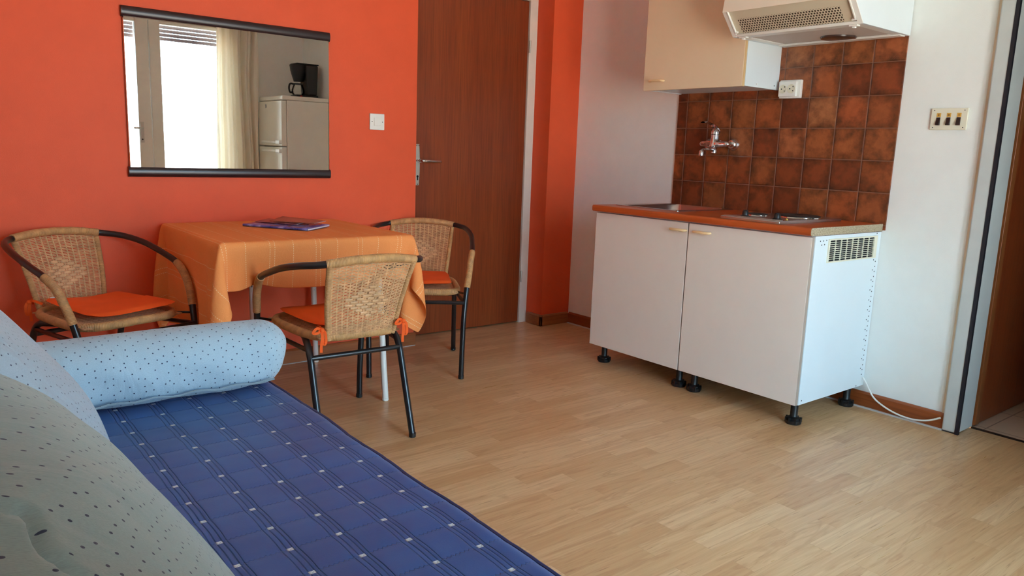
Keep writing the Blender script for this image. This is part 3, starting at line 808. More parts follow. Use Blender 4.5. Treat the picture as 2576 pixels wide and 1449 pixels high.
for i, p in enumerate(lp):
    t = i/(len(lp)-1); hw = 0.019-0.007*abs(t-0.1)
    sec.append([(p.x, p.y-hw, p.z-0.003), (p.x, p.y-hw*0.8, p.z+0.002), (p.x, p.y, p.z+0.005), (p.x, p.y+hw*0.8, p.z+0.002), (p.x, p.y+hw, p.z-0.003), (p.x, p.y, p.z-0.003), (p.x, p.y-hw, p.z-0.003)])
m.grid(sec)
build('lever', m, M['chrome'], tp, angle=60)
m = MB().lathe([(0.0145, -0.045), (0.0145, -0.022), (0.016, -0.020), (0.016, -0.0125)], (fx, 2.4925, fz), 'z', 24)
m.tube(bez([(fx, 2.4925, fz-0.035), (fx-0.035, 2.4925, fz-0.032), (fx-0.075, 2.4925, fz-0.030), (fx-0.098, 2.4925, fz-0.036), (fx-0.102, 2.4925, fz-0.05)], 6), 0.0075, 14)
m.lathe([(0.0115, -0.064), (0.0125, -0.060), (0.0125, -0.042), (0.009, -0.036), (0.004, -0.032)], (fx-0.102, 2.4925, fz), 'z', 20)
build('spout', m, M['chrome'], tp, angle=50)

# wall cabinet
UX0, UY0, UY1, UZ0, UZ1 = 3.080, 2.190, 2.797, 1.430, 2.10
uc = thing('wall_cabinet', 'cream wall cabinet with one door left of the cooker hood', 'wall cabinet', (XK-0.0075, 2.49, UZ0))
m = MB().box(UX0+0.020, XK-0.0078, UY0, UY0+0.016, UZ0, UZ1).box(UX0+0.020, XK-0.0078, UY1-0.016, UY1, UZ0, UZ1).box(UX0+0.020, XK-0.0078, UY0+0.016, UY1-0.016, UZ0+0.003, UZ0+0.019).box(UX0+0.020, XK-0.0078, UY0+0.016, UY1-0.016, UZ1-0.016, UZ1).box(XK-0.012, XK-0.0078, UY0+0.016, UY1-0.016, UZ0+0.019, UZ1-0.016)
build('cabinet_body', m, M['white_lam'], uc, bevel=0.0008, seg=1)
d = build('door', MB().box(UX0, UX0+0.018, UY0+0.002, UY1-0.001, UZ0-0.003, UZ1-0.002), M['cream_lam'], uc, bevel=0.0015)
build('edge_band', MB().box(UX0+0.001, UX0+0.0175, UY0+0.0008, UY0+0.0019, UZ0-0.0025, UZ1-0.002), M['cream_edge'], d)
handle(d, UX0, 2.702, 1.473)
m = MB().lathe([(0.003, -0.0004), (0.003, 0.0006)], (3.335, UY0-0.0003, 1.448), 'y', 10)
build('drilled_hole', m, M['dark_hole'], uc)
build('shelf_pin', MB().lathe([(0.0035, -0.003), (0.003, 0.0006)], (3.19, UY0-0.0003, 1.445), 'y', 10), M['white_plastic'], uc)

# cooker hood
hd = thing('cooker_hood', 'white cooker hood with a perforated front strip above the hob', 'cooker hood', (XK-0.008, 1.888, 1.63))
HY0, HY1, HZ = 1.588, 2.188, 1.630
x0, xb = 2.977, XK-0.0078
front = [(2.977, HZ), (2.887, 1.726), (2.900, 1.80), (2.93, 2.10)]
m = MB()
# side panels, top front, back
sideprof = [(xb, HZ), (2.979, HZ), (2.889, 1.726), (2.902, 1.80), (2.932, 2.10), (xb, 2.10)]
m.prism(sideprof, 'y', HY0, HY0+0.016).prism(sideprof, 'y', HY1-0.016, HY1)
m.prism([(xb, 2.084), (2.95, 2.084), (2.95, 2.10), (xb, 2.10)], 'y', HY0+0.016, HY1-0.016)
m.prism([(xb, HZ), (xb-0.012, HZ), (xb-0.012, 2.084), (xb, 2.084)], 'y', HY0+0.016, HY1-0.016)
build('hood_body', m, M['white_lam'], hd, bevel=0.001, seg=1)
m = MB().prism([(2.887, 1.722), (2.898, 1.80), (2.93, 2.10), (2.942, 2.10), (2.914, 1.80), (2.902, 1.730)], 'y', HY0+0.0005, HY1-0.0005)
rng = random.Random(4)
for k in range(60):
    y = rng.uniform(1.99, 2.17); z = rng.uniform(1.735, 1.80); x = lerp(2.889, 2.898, (z-1.722)/0.078)
    m.lathe([(0.0022, 0.0), (0.0015, 0.0012), (0, 0.0015)], (x, y, z), '-x', 8)
build('front_panel', m, M['hood_cream'], hd, bevel=0.002)
# slanted perforated plate, UV in metres
dv = Vector((2.887-2.977, 0, 1.726-HZ)); Lp = dv.length
nrm = Vector((-dv.z, 0, dv.x)).normalized()*(1)
if nrm.x > 0: nrm = -nrm
def SP(u, v, d=0.0):
    return Vector((2.977, HY1-u, HZ))+dv*(v/Lp)+nrm*d
m = MB()
a, b = 0.022, 0.578
c = [SP(a, 0.0, -0.006), SP(b, 0.0, -0.006), SP(b, Lp, -0.006), SP(a, Lp, -0.006)]
m.add(c+[p-nrm*0.002 for p in c], [(3, 2, 1, 0), (4, 5, 6, 7), (0, 1, 5, 4), (1, 2, 6, 5), (2, 3, 7, 6), (3, 0, 4, 7)],
      [[(a, Lp), (b, Lp), (b, 0), (a, 0)]]+[[(0, 0)]*4]*5)
build('perforated_plate', m, M['perf'], hd, smooth=False)
m = MB()
def slab(u0, u1, v0, v1, d0, d1):
    P = [SP(u0, v0, d0), SP(u1, v0, d0), SP(u1, v1, d0), SP(u0, v1, d0), SP(u0, v0, d1), SP(u1, v0, d1), SP(u1, v1, d1), SP(u0, v1, d1)]
    m.add(P, [(0, 1, 2, 3), (7, 6, 5, 4), (0, 4, 5, 1), (1, 5, 6, 2), (2, 6, 7, 3), (3, 7, 4, 0)])
slab(0.0005, 0.022, 0, Lp, -0.008, 0.001); slab(0.578, 0.5995, 0, Lp, -0.008, 0.001)
slab(0.022, 0.578, 0.0, 0.012, -0.005, 0.0008)
slab(0.022, 0.028, 0.02, Lp, -0.005, 0.004); slab(0.022, 0.036, 0.018, 0.026, -0.005, 0.004)
slab(0.572, 0.578, 0.02, Lp, -0.005, 0.004); slab(0.560, 0.578, 0.018, 0.026, -0.005, 0.004)
build('plate_frame', m, M['white_plastic'], hd, bevel=0.001)
m = MB().box(2.990, xb-0.013, HY0+0.017, HY1-0.017, HZ+0.006, HZ+0.010)
gf = build('grease_filter', m, M['mesh'], hd)
m = MB().box(2.980, 3.03, HY0+0.0165, HY1-0.0165, HZ+0.0005, HZ+0.005).box(xb-0.06, xb-0.0125, HY0+0.0165, HY1-0.0165, HZ-0.004, HZ+0.005).box(3.03, xb-0.06, HY0+0.0165, HY0+0.05, HZ+0.0005, HZ+0.005).box(3.03, xb-0.06, HY1-0.05, HY1-0.0165, HZ+0.0005, HZ+0.005)
build('filter_frame', m, M['white_plastic'], hd, bevel=0.001)
for y in (HY0+0.045, HY1-0.045):
    m = MB().box(2.984, 3.006, y-0.018, y+0.018, HZ-0.006, HZ+0.0004).box(2.988, 3.002, y-0.006, y+0.006, HZ-0.012, HZ-0.006)
    build('clip', m, M['white_plastic'], hd, bevel=0.0015)
build('lamp_cover', MB().lathe([(0.0, -0.0025), (0.068, -0.0025), (0.073, -0.001), (0.075, 0.0055)], (3.268, 1.850, HZ), 'z', 36), paint('smoked_lamp_glass', (70, 52, 46), 0.25), hd)

# cable
pts = bez([(3.355, 1.622, 0.150), (3.352, 1.600, 0.132), (3.350, 1.566, 0.090), (3.348, 1.530, 0.054), (3.347, 1.455, 0.024), (3.347, 1.375, 0.015), (3.347, 1.308, 0.028), (3.352, 1.262, 0.055)], 8)
pts = [(p.x, min(p.y, 1.6105), p.z) if p.x > 3.35 else p for p in pts]
cb = build('power_cable', MB().tube(bez([(3.350, 1.603, 0.142), (3.351, 1.585, 0.118), (3.350, 1.566, 0.090), (3.348, 1.530, 0.054), (3.347, 1.455, 0.024), (3.347, 1.375, 0.015), (3.347, 1.308, 0.028), (3.348, 1.256, 0.055)], 8), 0.0038, 10), M['white_plastic'], loc=(3.35, 1.43, 0.0))
tag(cb, 'thin white cable drooping from the base cabinet side to the grey door frame', 'cable')

# ------------------------------------------------------------------ dining table
TX0, TX1, TY0, TY1, TZ = 0.888, 1.704, 2.795, 3.575, 0.7255
tb = thing('dining_table', 'square table with chipped white tube legs under the orange cloth', 'table', ((TX0+TX1)/2, (TY0+TY1)/2, 0))
build('table_top', MB().box(TX0+0.012, TX1-0.012, TY0+0.012, TY1-0.012, TZ-0.024, TZ-0.003), M['white_lam'], tb, bevel=0.004)
build('apron', MB().box(TX0+0.09, TX1-0.14, TY0+0.05, TY0+0.07, TZ-0.07, TZ-0.0245).box(TX0+0.09, TX1-0.14, TY1-0.07, TY1-0.05, TZ-0.07, TZ-0.0245).box(TX0+0.09, TX0+0.11, TY0+0.07, TY1-0.07, TZ-0.07, TZ-0.0245).box(TX1-0.16, TX1-0.14, TY0+0.07, TY1-0.07, TZ-0.07, TZ-0.0245), M['white_lam'], tb)
for fx_, fy_, tx_, ty_ in ((1.590, 2.828, 1.632, 2.99), (1.592, 3.548, 1.555, 3.50), (1.074, 2.985, 1.074, 2.985), (1.074, 3.50, 1.074, 3.50)):
    l = build('leg', MB().tube([(tx_, ty_, TZ-0.0245), (fx_, fy_, 0.010)], 0.0135, 16), M['table_leg'], tb)
    build('foot_cap', MB().lathe([(0.011, 0.0), (0.0142, 0.003), (0.0142, 0.012)], (fx_, fy_, 0), 'z', 16), M['white_plastic'], l)

# ------------------------------------------------------------------ rattan armchairs
WF, YF, WR, YR, WB, YB_, ZB, WPp, YP, ZP, WA, YA, ZA = .22, .275, .182, -.262, .157, -.284, .694, .121, -.181, .400, .254, .163, .561
RT = 0.0125
POSE = {'A': (0.581, 3.271, -2.787), 'B': (1.289, 2.660, -0.026), 'C': (2.028, 3.272, 2.545)}
def arm_path(s):
    """from the front foot up, over the arm and back to the middle of the top rail; s = -1 left, +1 right"""
    return [(s*WF, YF, 0.0), (s*0.222, 0.272, 0.15), (s*0.226, 0.262, 0.30), (s*0.236, 0.236, 0.42), (s*0.247, 0.204, 0.50), (s*WA, YA, ZA), (s*0.262, 0.10, 0.600),
            (s*0.264, 0.0, 0.632), (s*0.258, -0.10, 0.660), (s*0.235, -0.20, 0.680), (s*0.198, -0.26, 0.688), (s*WB, YB_, ZB), (s*0.08, -0.300, 0.704), (0, -0.305, 0.7075)]
def cut(pts, f0, f1):
    """part of a polyline between two fractions of its length"""
    L = [0]
    for i in range(1, len(pts)): L.append(L[-1]+(pts[i]-pts[i-1]).length)
    a, b = f0*L[-1], f1*L[-1]; out = []
    def at(s):
        for i in range(1, len(pts)):
            if L[i] >= s: return pts[i-1].lerp(pts[i], (s-L[i-1])/max(1e-9, L[i]-L[i-1]))
        return pts[-1]
    out.append(at(a))
    out += [p for p, l in zip(pts, L) if a < l < b]
    out.append(at(b)); return out
ZS = 0.412
def seat_outline(k=1.0, dz=0.0):
    pts = []
    for i in range(48):
        a = 2*pi*i/48
        c, s = cos(a), sin(a)
        r = (abs(c)**4.2+abs(s)**4.2)**(-1/4.2)
        x, y = r*c, r*s
        w = lerp(0.165, 0.205, (y+1)/2)
        pts.append(Vector((x*w*k, (0.015+y*0.215*k), ZS+dz+0.004*(1-abs(c)))))
    return pts
def back_pt(u, v):
    """u -1..1 across, v 0..1 from the seat up to the top rail"""
    v = max(v, 0.0)
    w = lerp(WPp, WB, v**0.9)+0.004
    y = lerp(YP-0.012, YB_-0.006, v)-0.016*(1-u*u)-0.012*sin(pi*v)*(-1)
    z = lerp(ZP+0.004, ZB-0.004, v)+0.013*(1-u*u)*v*v
    return Vector((u*w, y, z))
def woven(P, nu, nv, strand_r, rib_w, diamond=None, amp=0.0022):
    """woven panel: flat uprights crossed by thin strands"""
    m = MB()
    eps = 1e-3
    def nrm_(u, v):
        a = P(u+eps, v)-P(u-eps, v); b = P(u, v+eps)-P(u, v-eps)
        return a.cross(b).normalized()
    us = [-1+2*(i+0.5)/nu for i in range(nu)]
    for u in us:
        sec = []
        for k in range(25):
            v = k/24; p = P(u, v); n = nrm_(u, v); t = (P(u+eps, v)-P(u-eps, v)).normalized()
            sec.append([p-t*rib_w+n*0.0003, p-t*rib_w*0.6+n*0.0012, p+t*rib_w*0.6+n*0.0012, p+t*rib_w+n*0.0003, p+t*rib_w*0.6-n*0.0012, p-t*rib_w*0.6-n*0.0012, p-t*rib_w+n*0.0003])
        m.grid(sec)
    for j in range(nv):
        v = (j+0.5)/nv; ph = j % 2
        pts = []
        K = nu*3
        for k in range(K+1):
            u = -1+2*k/K
            s = sin(pi*(u+1)*nu/2+pi*ph)
            if diamond and abs(u)/diamond[0]+abs(v-diamond[1])/diamond[2] < 1: s *= 0.2
            p = P(u, v); pts.append(p+nrm_(u, v)*(amp*s))
        m.tube(pts, strand_r, 5, caps=False)
    if diamond:
        # flat basket-weave plaits that make the lozenge in the middle
        dv_ = 1.0/nv
        j = 0
        nrow = 13
        for r_ in range(nrow):
            v = diamond[1]+diamond[2]*(-1+2*(r_+0.5)/nrow)
            for c_ in range(nu):
                if (c_+r_) % 2: continue
                u = us[c_]
                if abs(u)/diamond[0]+abs(v-diamond[1])/diamond[2] > 1.02: continue
                for sg in (-1, 1):
                    h_ = diamond[2]/nrow*0.92; w_ = 0.98/nu*1.25
                    sec = []
                    for uu in (-1, -0.5, 0, 0.5, 1):
                        d_ = sg*(0.0042+0.0010*(1-uu*uu))
                        sec.append([P(u+uu*w_, v-h_)+nrm_(u, v)*(d_-sg*0.001), P(u+uu*w_, v-h_*0.7)+nrm_(u, v)*d_, P(u+uu*w_, v+h_*0.7)+nrm_(u, v)*d_, P(u+uu*w_, v+h_)+nrm_(u, v)*(d_-sg*0.001)])
                    m.grid(sec)
    return m
def make_chair(label, pose):
    t = thing('rattan_armchair', label, 'armchair', (pose[0], pose[1], 0), pose[2], 'rattan armchairs round the table')
    top = []
    for s in (-1, 1):
        full = bez(arm_path(s), 8)
        lg = build('front_leg', MB().tube(cut(full, 0.012, 0.355), RT, 16), M['black_metal'], t, local=True)
        build('foot_cap', MB().lathe([(0.010, 0.0), (0.0138, 0.003), (0.0138, 0.018)], (s*WF, YF, 0), 'z', 16), M['black_plastic'], lg, local=True)
        build('arm_wrapping', MB().tube(cut(full, 0.355, 0.520), RT+0.0032, 16), M['wrap'], t, local=True)
        build('armrest', MB().tube(cut(full, 0.520, 0.862), RT, 16), M['black_metal'], t, local=True)
        top.append(cut(full, 0.862, 1.0))
    build('top_rail', MB().tube(top[0]+list(reversed(top[1]))[1:], RT+0.0034, 16), M['wrap'], t, local=True)
    for s in (-1, 1):
        build('side_rail', MB().tube([back_pt(s*1.0, v/12)+Vector((s*0.002, 0, 0)) for v in range(13)], 0.0105, 12), M['wrap'], t, local=True)
    build('backrest', BACK, M['strand'], t, local=True)
    ring = seat_outline(); ring.append(ring[0]); ring.append(ring[1])
    build('seat_rim', MB().tube(ring, RT+0.0035, 14, caps=False), M['wrap'], t, local=True)
    build('seat_weave', SEAT, M['strand'], t, local=True)
    for s in (-1, 1):
        p = rounded([(s*0.150, -0.02, 0.392), (s*0.178, -0.12, 0.386), (s*0.180, -0.155, 0.34), (s*WR, YR, 0.008)], 0.05, 8)
        lg = build('rear_leg', MB().tube(p, RT, 16), M['black_metal'], t, local=True)
        build('foot_cap', MB().lathe([(0.010, 0.0), (0.0138, 0.003), (0.0138, 0.018)], (s*WR, YR, 0), 'z', 16), M['black_plastic'], lg, local=True)
        build('side_bar', MB().tube([(s*0.226, 0.258, 0.372), (s*0.180, -0.148, 0.360)], 0.0085, 12), M['black_metal'], t, local=True)
        build('seat_stub', MB().tube([(s*0.185, 0.17, 0.410), (s*0.232, 0.237, 0.412)], 0.005, 10), M['black_metal'], t, local=True)
    build('rear_bar', MB().tube([(-0.178, -0.160, 0.335), (-0.160, -0.160, 0.335), (0.160, -0.160, 0.335), (0.178, -0.160, 0.335)], [0.0085, 0.0095, 0.0095, 0.0085], 14), M['black_metal'], t, local=True)
    build('front_bar', MB().tube([(-0.225, 0.262, 0.372), (0.225, 0.262, 0.372)], 0.0095, 14), M['black_metal'], t, local=True)
    return t
BACK = woven(back_pt, 14, 50, 0.0023, 0.0032, (0.62, 0.48, 0.24))
def seat_pt(u, v):
    y = lerp(-1, 1, v)
    w = lerp(0.160, 0.198, v)
    return Vector((u*w, 0.015+y*0.208, ZS-0.006*(1-u*u)*(1-y*y)))
SEAT = woven(seat_pt, 14, 48, 0.0027, 0.0050)
chA = make_chair('rattan and black steel armchair left of the table, against the orange wall', POSE['A'])
chB = make_chair('rattan and black steel armchair with its back to the viewer, in front of the table', POSE['B'])
chC = make_chair('rattan and black steel armchair right of the table, by the brown door', POSE['C'])

# seat cushions with ribbon ties
def cushion_mesh(hw, hd, thick, lift, seed):
    rng = np.random.RandomState(seed)
    m = MB(); N = 22
    ph = rng.rand(4)*6
    def pt(i, j, top):
        u = -1+2*i/N; v = -1+2*j/N
        # squarish outline, wider at the front
        w = lerp(hw*0.84, hw, (v+1)/2)*(1-0.05*(1-v*v)); 
        corner = 1-0.11*(abs(u)*abs(v))**4
        e = (1-abs(u)**6)*(1-abs(v)**6)
        z = thick*0.5*max(0, e)**0.30*(1 if top else -0.55)
        sag = lift(u, v)+0.004*sin(3*u+ph[0])*cos(2.4*v+ph[1])
        return (u*w*corner, v*hd*corner, z+sag)
    for top in (True, False):
        P = [[pt(i, j, top) for j in range(N+1)] for i in range(N+1)]
        U = [[(i/N*hw*2, j/N*hd*2) for j in range(N+1)] for i in range(N+1)]
        if not top: P = P[::-1]
        m.grid(P, U)
    return m
def make_cushion(label, pose, dx, dy, hw, hd, thick, lift, seed, ties, lbl=None):
    c, s = cos(pose[2]), sin(pose[2])
    t = thing('seat_cushion', label, 'seat cushion', (pose[0]+c*dx-s*dy, pose[1]+s*dx+c*dy, ZS+0.034), pose[2], 'orange seat cushions on the rattan armchairs')
    pad = build('pad', cushion_mesh(hw, hd, thick, lift, seed), M['orange_felt'], t, local=True, angle=80)
    for sgn in ties:
        m = MB()
        x0_, y0_ = sgn*hw*0.875, -hd*0.97
        kx, ky, kz = x0_+sgn*0.004, y0_-0.050, 0.004
        def ribbon(path, w=0.0048):
            p = bez([(kx+(q[0]-kx)*0.72, ky+(q[1]-ky)*0.8 if q[1] < ky else q[1], kz+(q[2]-kz)*0.8) for q in path], 8); sec = []
            for i, q in enumerate(p):
                d_ = (p[min(i+1, len(p)-1)]-p[max(i-1, 0)]).normalized()
                n_ = d_.cross(Vector((0.3, 1, 0.2))).normalized()
                k_ = d_.cross(n_)*0.0008
                sec.append([q-n_*w+k_, q+n_*w+k_, q+n_*w-k_, q-n_*w-k_, q-n_*w+k_])
            m.grid(sec)
        kx, ky, kz = x0_+sgn*0.004, y0_-0.050, 0.004
        ribbon([(x0_-sgn*0.014, y0_+0.016, 0.003), (x0_+sgn*0.002, y0_-0.026, 0.014), (kx, ky, kz)])
        ribbon([(kx, ky, kz), (kx-0.030, ky-0.012, kz+0.012), (kx-0.050, ky-0.014, kz-0.006), (kx-0.026, ky-0.010, kz-0.010), (kx, ky, kz)])
        ribbon([(kx, ky, kz), (kx+0.012, ky-0.012, kz-0.012), (kx+0.014, ky-0.016, kz-0.052), (kx+0.004, ky-0.012, kz-0.060), (kx, ky, kz)])
        ribbon([(kx, ky, kz), (kx-0.004, ky-0.014, kz-0.030), (kx-0.008, ky-0.013, kz-0.070), (kx-0.010, ky-0.015, kz-0.098)])
        m.lathe([(0.0, -0.009), (0.008, -0.006), (0.010, 0.0), (0.008, 0.006), (0.0, 0.009)], (kx, ky-0.002, kz), 'z', 10)
        build('ribbon_tie', m, M['orange_felt'], t, local=True, angle=60)
    return t
flat = lambda u, v: 0.006*(u*u+v*v)*0.5
cuA = make_cushion('orange seat cushion on the armchair left of the table', POSE['A'], -0.015, 0.025, 0.190, 0.195, 0.022, lambda u, v: 0.012*u*u*(1 if v > 0 else 0.6)+0.010*max(0, -v)*max(0, u), 1, (1,))
c_, s_ = cos(POSE['A'][2]), sin(POSE['A'][2])
build('care_label', MB().box(0.096, 0.116, -0.196, -0.1945, 0.006, 0.020), M['paper'], cuA, local=True)['label'] = 'small white care label'
cuB = make_cushion('orange seat cushion with ribbon bows on the armchair in front of the table', POSE['B'], 0.0, 0.02, 0.180, 0.190, 0.020, flat, 2, (-1, 1))
cuC = make_cushion('orange seat cushion on the armchair by the brown door', POSE['C'], 0.0, 0.02, 0.178, 0.185, 0.026, flat, 3, ())

# ------------------------------------------------------------------ tablecloth: draped by a small cloth simulation
def drape():
    sp = 0.0204
    nx_l, nx_t, nx_r = 19, 40, 16
    ny_f, ny_t, ny_b = 9, 38, 9
    u = np.arange(-nx_l, nx_t+nx_r+1)*sp; v = np.arange(-ny_f, ny_t+ny_b+1)*sp
    x0_, y0_ = TX0, TY0
    sx = (TX1-TX0)/(nx_t*sp); sy = (TY1-TY0)/(ny_t*sp)
    U, V = np.meshgrid(u, v, indexing='ij')
    zt = TZ+0.0012
    P = np.stack([x0_+U*sx, y0_+V*sy, np.full_like(U, zt)], -1)
    top = (U > -1e-6) & (U < nx_t*sp+1e-6) & (V > -1e-6) & (V < ny_t*sp+1e-6)
    # start folded part-way down so that nothing flies about
    ox = np.where(U < 0, -U, np.where(U > nx_t*sp, U-nx_t*sp, 0)); oy = np.where(V < 0, -V, np.where(V > ny_t*sp, V-ny_t*sp, 0))
    sgx = np.where(U < 0, -1, 1); sgy = np.where(V < 0, -1, 1)
    bx = np.clip(x0_+U*sx, TX0, TX1); by = np.clip(y0_+V*sy, TY0, TY1)
    fold = 0.9
    P[..., 0] = bx+sgx*ox*cos(fold); P[..., 1] = by+sgy*oy*np.where(sgy > 0, 0.05, cos(fold))
    P[..., 2] = zt-np.hypot(ox*sin(fold), oy*np.where(sgy > 0, 0.98, sin(fold)))
    rng = np.random.RandomState(7)
    P[..., :2] += rng.normal(0, 0.0008, P[..., :2].shape)*(~top)[..., None]
    X = P.copy(); Vv = np.zeros_like(X)
    w = np.where(top, 0.0, 1.0)
    pairs = []
    def pr(a, b, L, k): pairs.append((a, b, L, k))
    n, m = U.shape
    sl = slice
    for par in (0, 1):
        pr((sl(par, n-1, 2), sl(None)), (sl(par+1, n, 2), sl(None)), sp, 1.0)
        pr((sl(None), sl(par, m-1, 2)), (sl(None), sl(par+1, m, 2)), sp, 1.0)
        pr((sl(par, n-1, 2), sl(0, m-1)), (sl(par+1, n, 2), sl(1, m)), sp*sqrt(2), 0.35)
        pr((sl(par, n-1, 2), sl(1, m)), (sl(par+1, n, 2), sl(0, m-1)), sp*sqrt(2), 0.35)
    for par in range(4):
        pr((sl(par, n-2, 4), sl(None)), (sl(par+2, n, 4), sl(None)), 2*sp, 0.12)
        pr((sl(None), sl(par, m-2, 4)), (sl(None), sl(par+2, m, 4)), 2*sp, 0.12)
        if par in (0, 1):
            pr((sl(par+2, n-2, 4), sl(None)), (sl(par+4, n, 4), sl(None)), 2*sp, 0.12) if False else None
    def capsules():
        out = []
        for k, dirx in (('A', (0, 1.0)), ('C', (0, -1.0)), ('B', (1, 1.0))):
            px, py, th = POSE[k]; c, s = cos(th), sin(th)
            for sd in (-1, 1):
                q = arm_path(sd)
                W = [np.array((px+c*a-s*b, py+s*a+c*b, z)) for a, b, z in q]
                for i in range(len(W)-1): out.append((W[i], W[i+1], 0.024, dirx))
            ring = [np.array((px+c*p.x-s*p.y, py+s*p.x+c*p.y, p.z)) for p in seat_outline()]
            for i in range(0, 48, 2): out.append((ring[i], ring[(i+2) % 48], 0.026, dirx))
        return out
    caps = [c for c in capsules() if (c[3][0] == 1 and max(c[0][1], c[1][1]) > 2.70) or (c[3][0] == 0 and min(abs(c[0][0]-TX0), abs(c[0][0]-TX1), abs(c[1][0]-TX0), abs(c[1][0]-TX1)) < 0.16)]
    dt = 1/60
    for step in range(190):
        Vv[..., 2] -= 9.8*dt; Vv *= 0.965
        Q = X+Vv*dt*w[..., None]
        Q = np.where(top[..., None], P, Q)
        for it in range(14):
            for (a, b, L, k) in pairs:
                A, B = Q[a], Q[b]
                n0 = min(A.shape[0], B.shape[0]); m0 = min(A.shape[1], B.shape[1])
                A = A[:n0, :m0]; B = B[:n0, :m0]; wa = w[a][:n0, :m0]; wb = w[b][:n0, :m0]
                d = B-A; ln = np.sqrt((d*d).sum(-1))+1e-9
                ws = wa+wb; ws[ws == 0] = 1
                co = (k*(ln-L)/ln/ws)[..., None]*d
                if k < 0.2: co = np.where((ln < L)[..., None], co, 0)
                A += co*wa[..., None]; B -= co*wb[..., None]
            # table
            x, y, z = Q[..., 0], Q[..., 1], Q[..., 2]
            ins = (x > TX0-0.001) & (x < TX1+0.001) & (y > TY0-0.001) & (y < TY1+0.001) & (z < zt-0.0005) & (z > zt-0.05) & (~top)
            if ins.any():
                dd = np.stack([x-TX0+0.001, TX1+0.001-x, y-TY0+0.001, TY1+0.001-y], -1)
                w_ = dd.argmin(-1)
                x[ins & (w_ == 0)] = TX0-0.001; x[ins & (w_ == 1)] = TX1+0.001
                y[ins & (w_ == 2)] = TY0-0.001; y[ins & (w_ == 3)] = TY1+0.001
            np.minimum(y, YO-0.004, out=y); np.maximum(z, 0.02, out=z)
            if step > 25 and it % 4 == 3:
                for (c0, c1, r, dr) in caps:
                    lo = np.minimum(c0, c1)-r; hi = np.maximum(c0, c1)+r
                    ax, sg = dr; oa = 1-ax; q_ = (x, y)
                    mk = (~top) & (q_[ax] > lo[ax]-0.03) & (q_[ax] < hi[ax]+0.03) & (q_[oa] > lo[oa]) & (q_[oa] < hi[oa]) & (z > lo[2]) & (z < hi[2])
                    if not mk.any(): continue
                    pt_ = Q[mk]; ab = c1-c0; tt = np.clip(((pt_-c0)@ab)/(ab@ab), 0, 1)
                    cl = c0+tt[:, None]*ab; dv_ = pt_-cl; ds = np.sqrt((dv_**2).sum(1))
                    dyz2 = (dv_[:, oa]**2+dv_[:, 2]**2); reach = np.sqrt(np.maximum(0, r*r-dyz2))
                    tgt = cl[:, ax]+sg*reach
                    bad = (reach > 0) & ((pt_[:, ax]-tgt)*sg < 0)
                    pt_[bad, ax] = tgt[bad]; Q[mk] = pt_
        Vv = (Q-X)/dt; X = Q
    return U, V, X
cU, cV, cX = drape()
m = MB()
m.grid([[tuple(cX[i, j]) for j in range(cX.shape[1])] for i in range(cX.shape[0])],
       [[(float(cU[i, j])-0.093, float(cV[i, j])) for j in range(cX.shape[1])] for i in range(cX.shape[0])])
tc = build('tablecloth', m, M['cloth'], loc=(1.296, 3.185, TZ), solid=0.0016, subsurf=1, angle=180)
tag(tc, 'orange tablecloth with dashed white stitching draped over the table', 'tablecloth')

# ------------------------------------------------------------------ papers on the table
ZT = TZ+0.0036
def sheet(pts, z0, z1, name, mats, label, cat, curl=None, spine=True):
    """stack of pages: quad footprint, covers and white page edges, folded spine along pts[0]-pts[1]"""
    a, b, c, d = [Vector((p[0], p[1], 0)) for p in pts]
    base = (a+b+c+d)/4
    t = thing(name, label, cat, (base.x, base.y, z0))
    N = 10
    cz = curl or (lambda u, v: 0.0)
    def P(u, v, z): return (a.lerp(b, u)).lerp(d.lerp(c, u), v)+Vector((0, 0, z+cz(u, v)))
    th = (z1-z0)
    pg = MB()
    pg.grid([[P(i/N, 0.03+0.965*j/N, z0+0.25*th) for j in range(N+1)] for i in range(N+1)][::-1])
    pg.grid([[P(i/N, 0.03+0.965*j/N, z0+0.75*th) for j in range(N+1)] for i in range(N+1)])
    for v in (0.03, 0.995):
        pg.grid([[P(i/N, v, z0+k*th) for k in (0.25, 0.75)] for i in range(N+1)])
    for u in (0, 1):
        pg.grid([[P(u, 0.03+0.965*j/N, z0+k*th) for k in (0.25, 0.75)] for j in range(N+1)])
    build('pages', pg, M['paper'], t, angle=20)
    cv = MB()
    sec = []
    for i in range(N+1):
        u = i/N; row = [P(u, 1.0, z0+0.12*th)]
        row += [P(u, 1-j/N*0.97, z0+0.12*th) for j in range(1, N)]
        for k in range(9):
            an = -pi/2-pi*k/8
            row.append(P(u, 0.025+0.025*cos(an), z0+th*0.5+0.45*th*sin(an)))
        row += [P(u, 0.03+0.97*j/N, z0+0.92*th) for j in range(1, N+1)]
        sec.append(row)
    cv.grid(sec)
    build('cover', cv, mats, t, solid=0.0006, angle=60)
    return t
pA, pB, pC = (1.160, 3.330), (1.336, 3.052), (1.494, 3.172)
pD = (pA[0]+pC[0]-pB[0], pA[1]+pC[1]-pB[1])
sheet([pA, pB, pC, pD], ZT, ZT+0.0105, 'magazine', M['mag'], 'dark blue folded magazine lowest of the papers on the table', 'magazine', curl=lambda u, v: 0.003*v*v)
sheet([(1.23, 3.37), (1.345, 3.185), (1.43, 3.245), (1.315, 3.43)], ZT+0.0135, ZT+0.016, 'brochure', M['fly2'], 'mauve brochure lying under the brown one on the magazine', 'brochure', curl=lambda u, v: 0.004*v)
sheet([(1.27, 3.30), (1.40, 3.125), (1.49, 3.20), (1.36, 3.375)], ZT+0.0215, ZT+0.024, 'brochure', M['fly1'], 'brown brochure on top of the papers on the table', 'brochure', curl=lambda u, v: 0.010*v*(1-u*0.8))

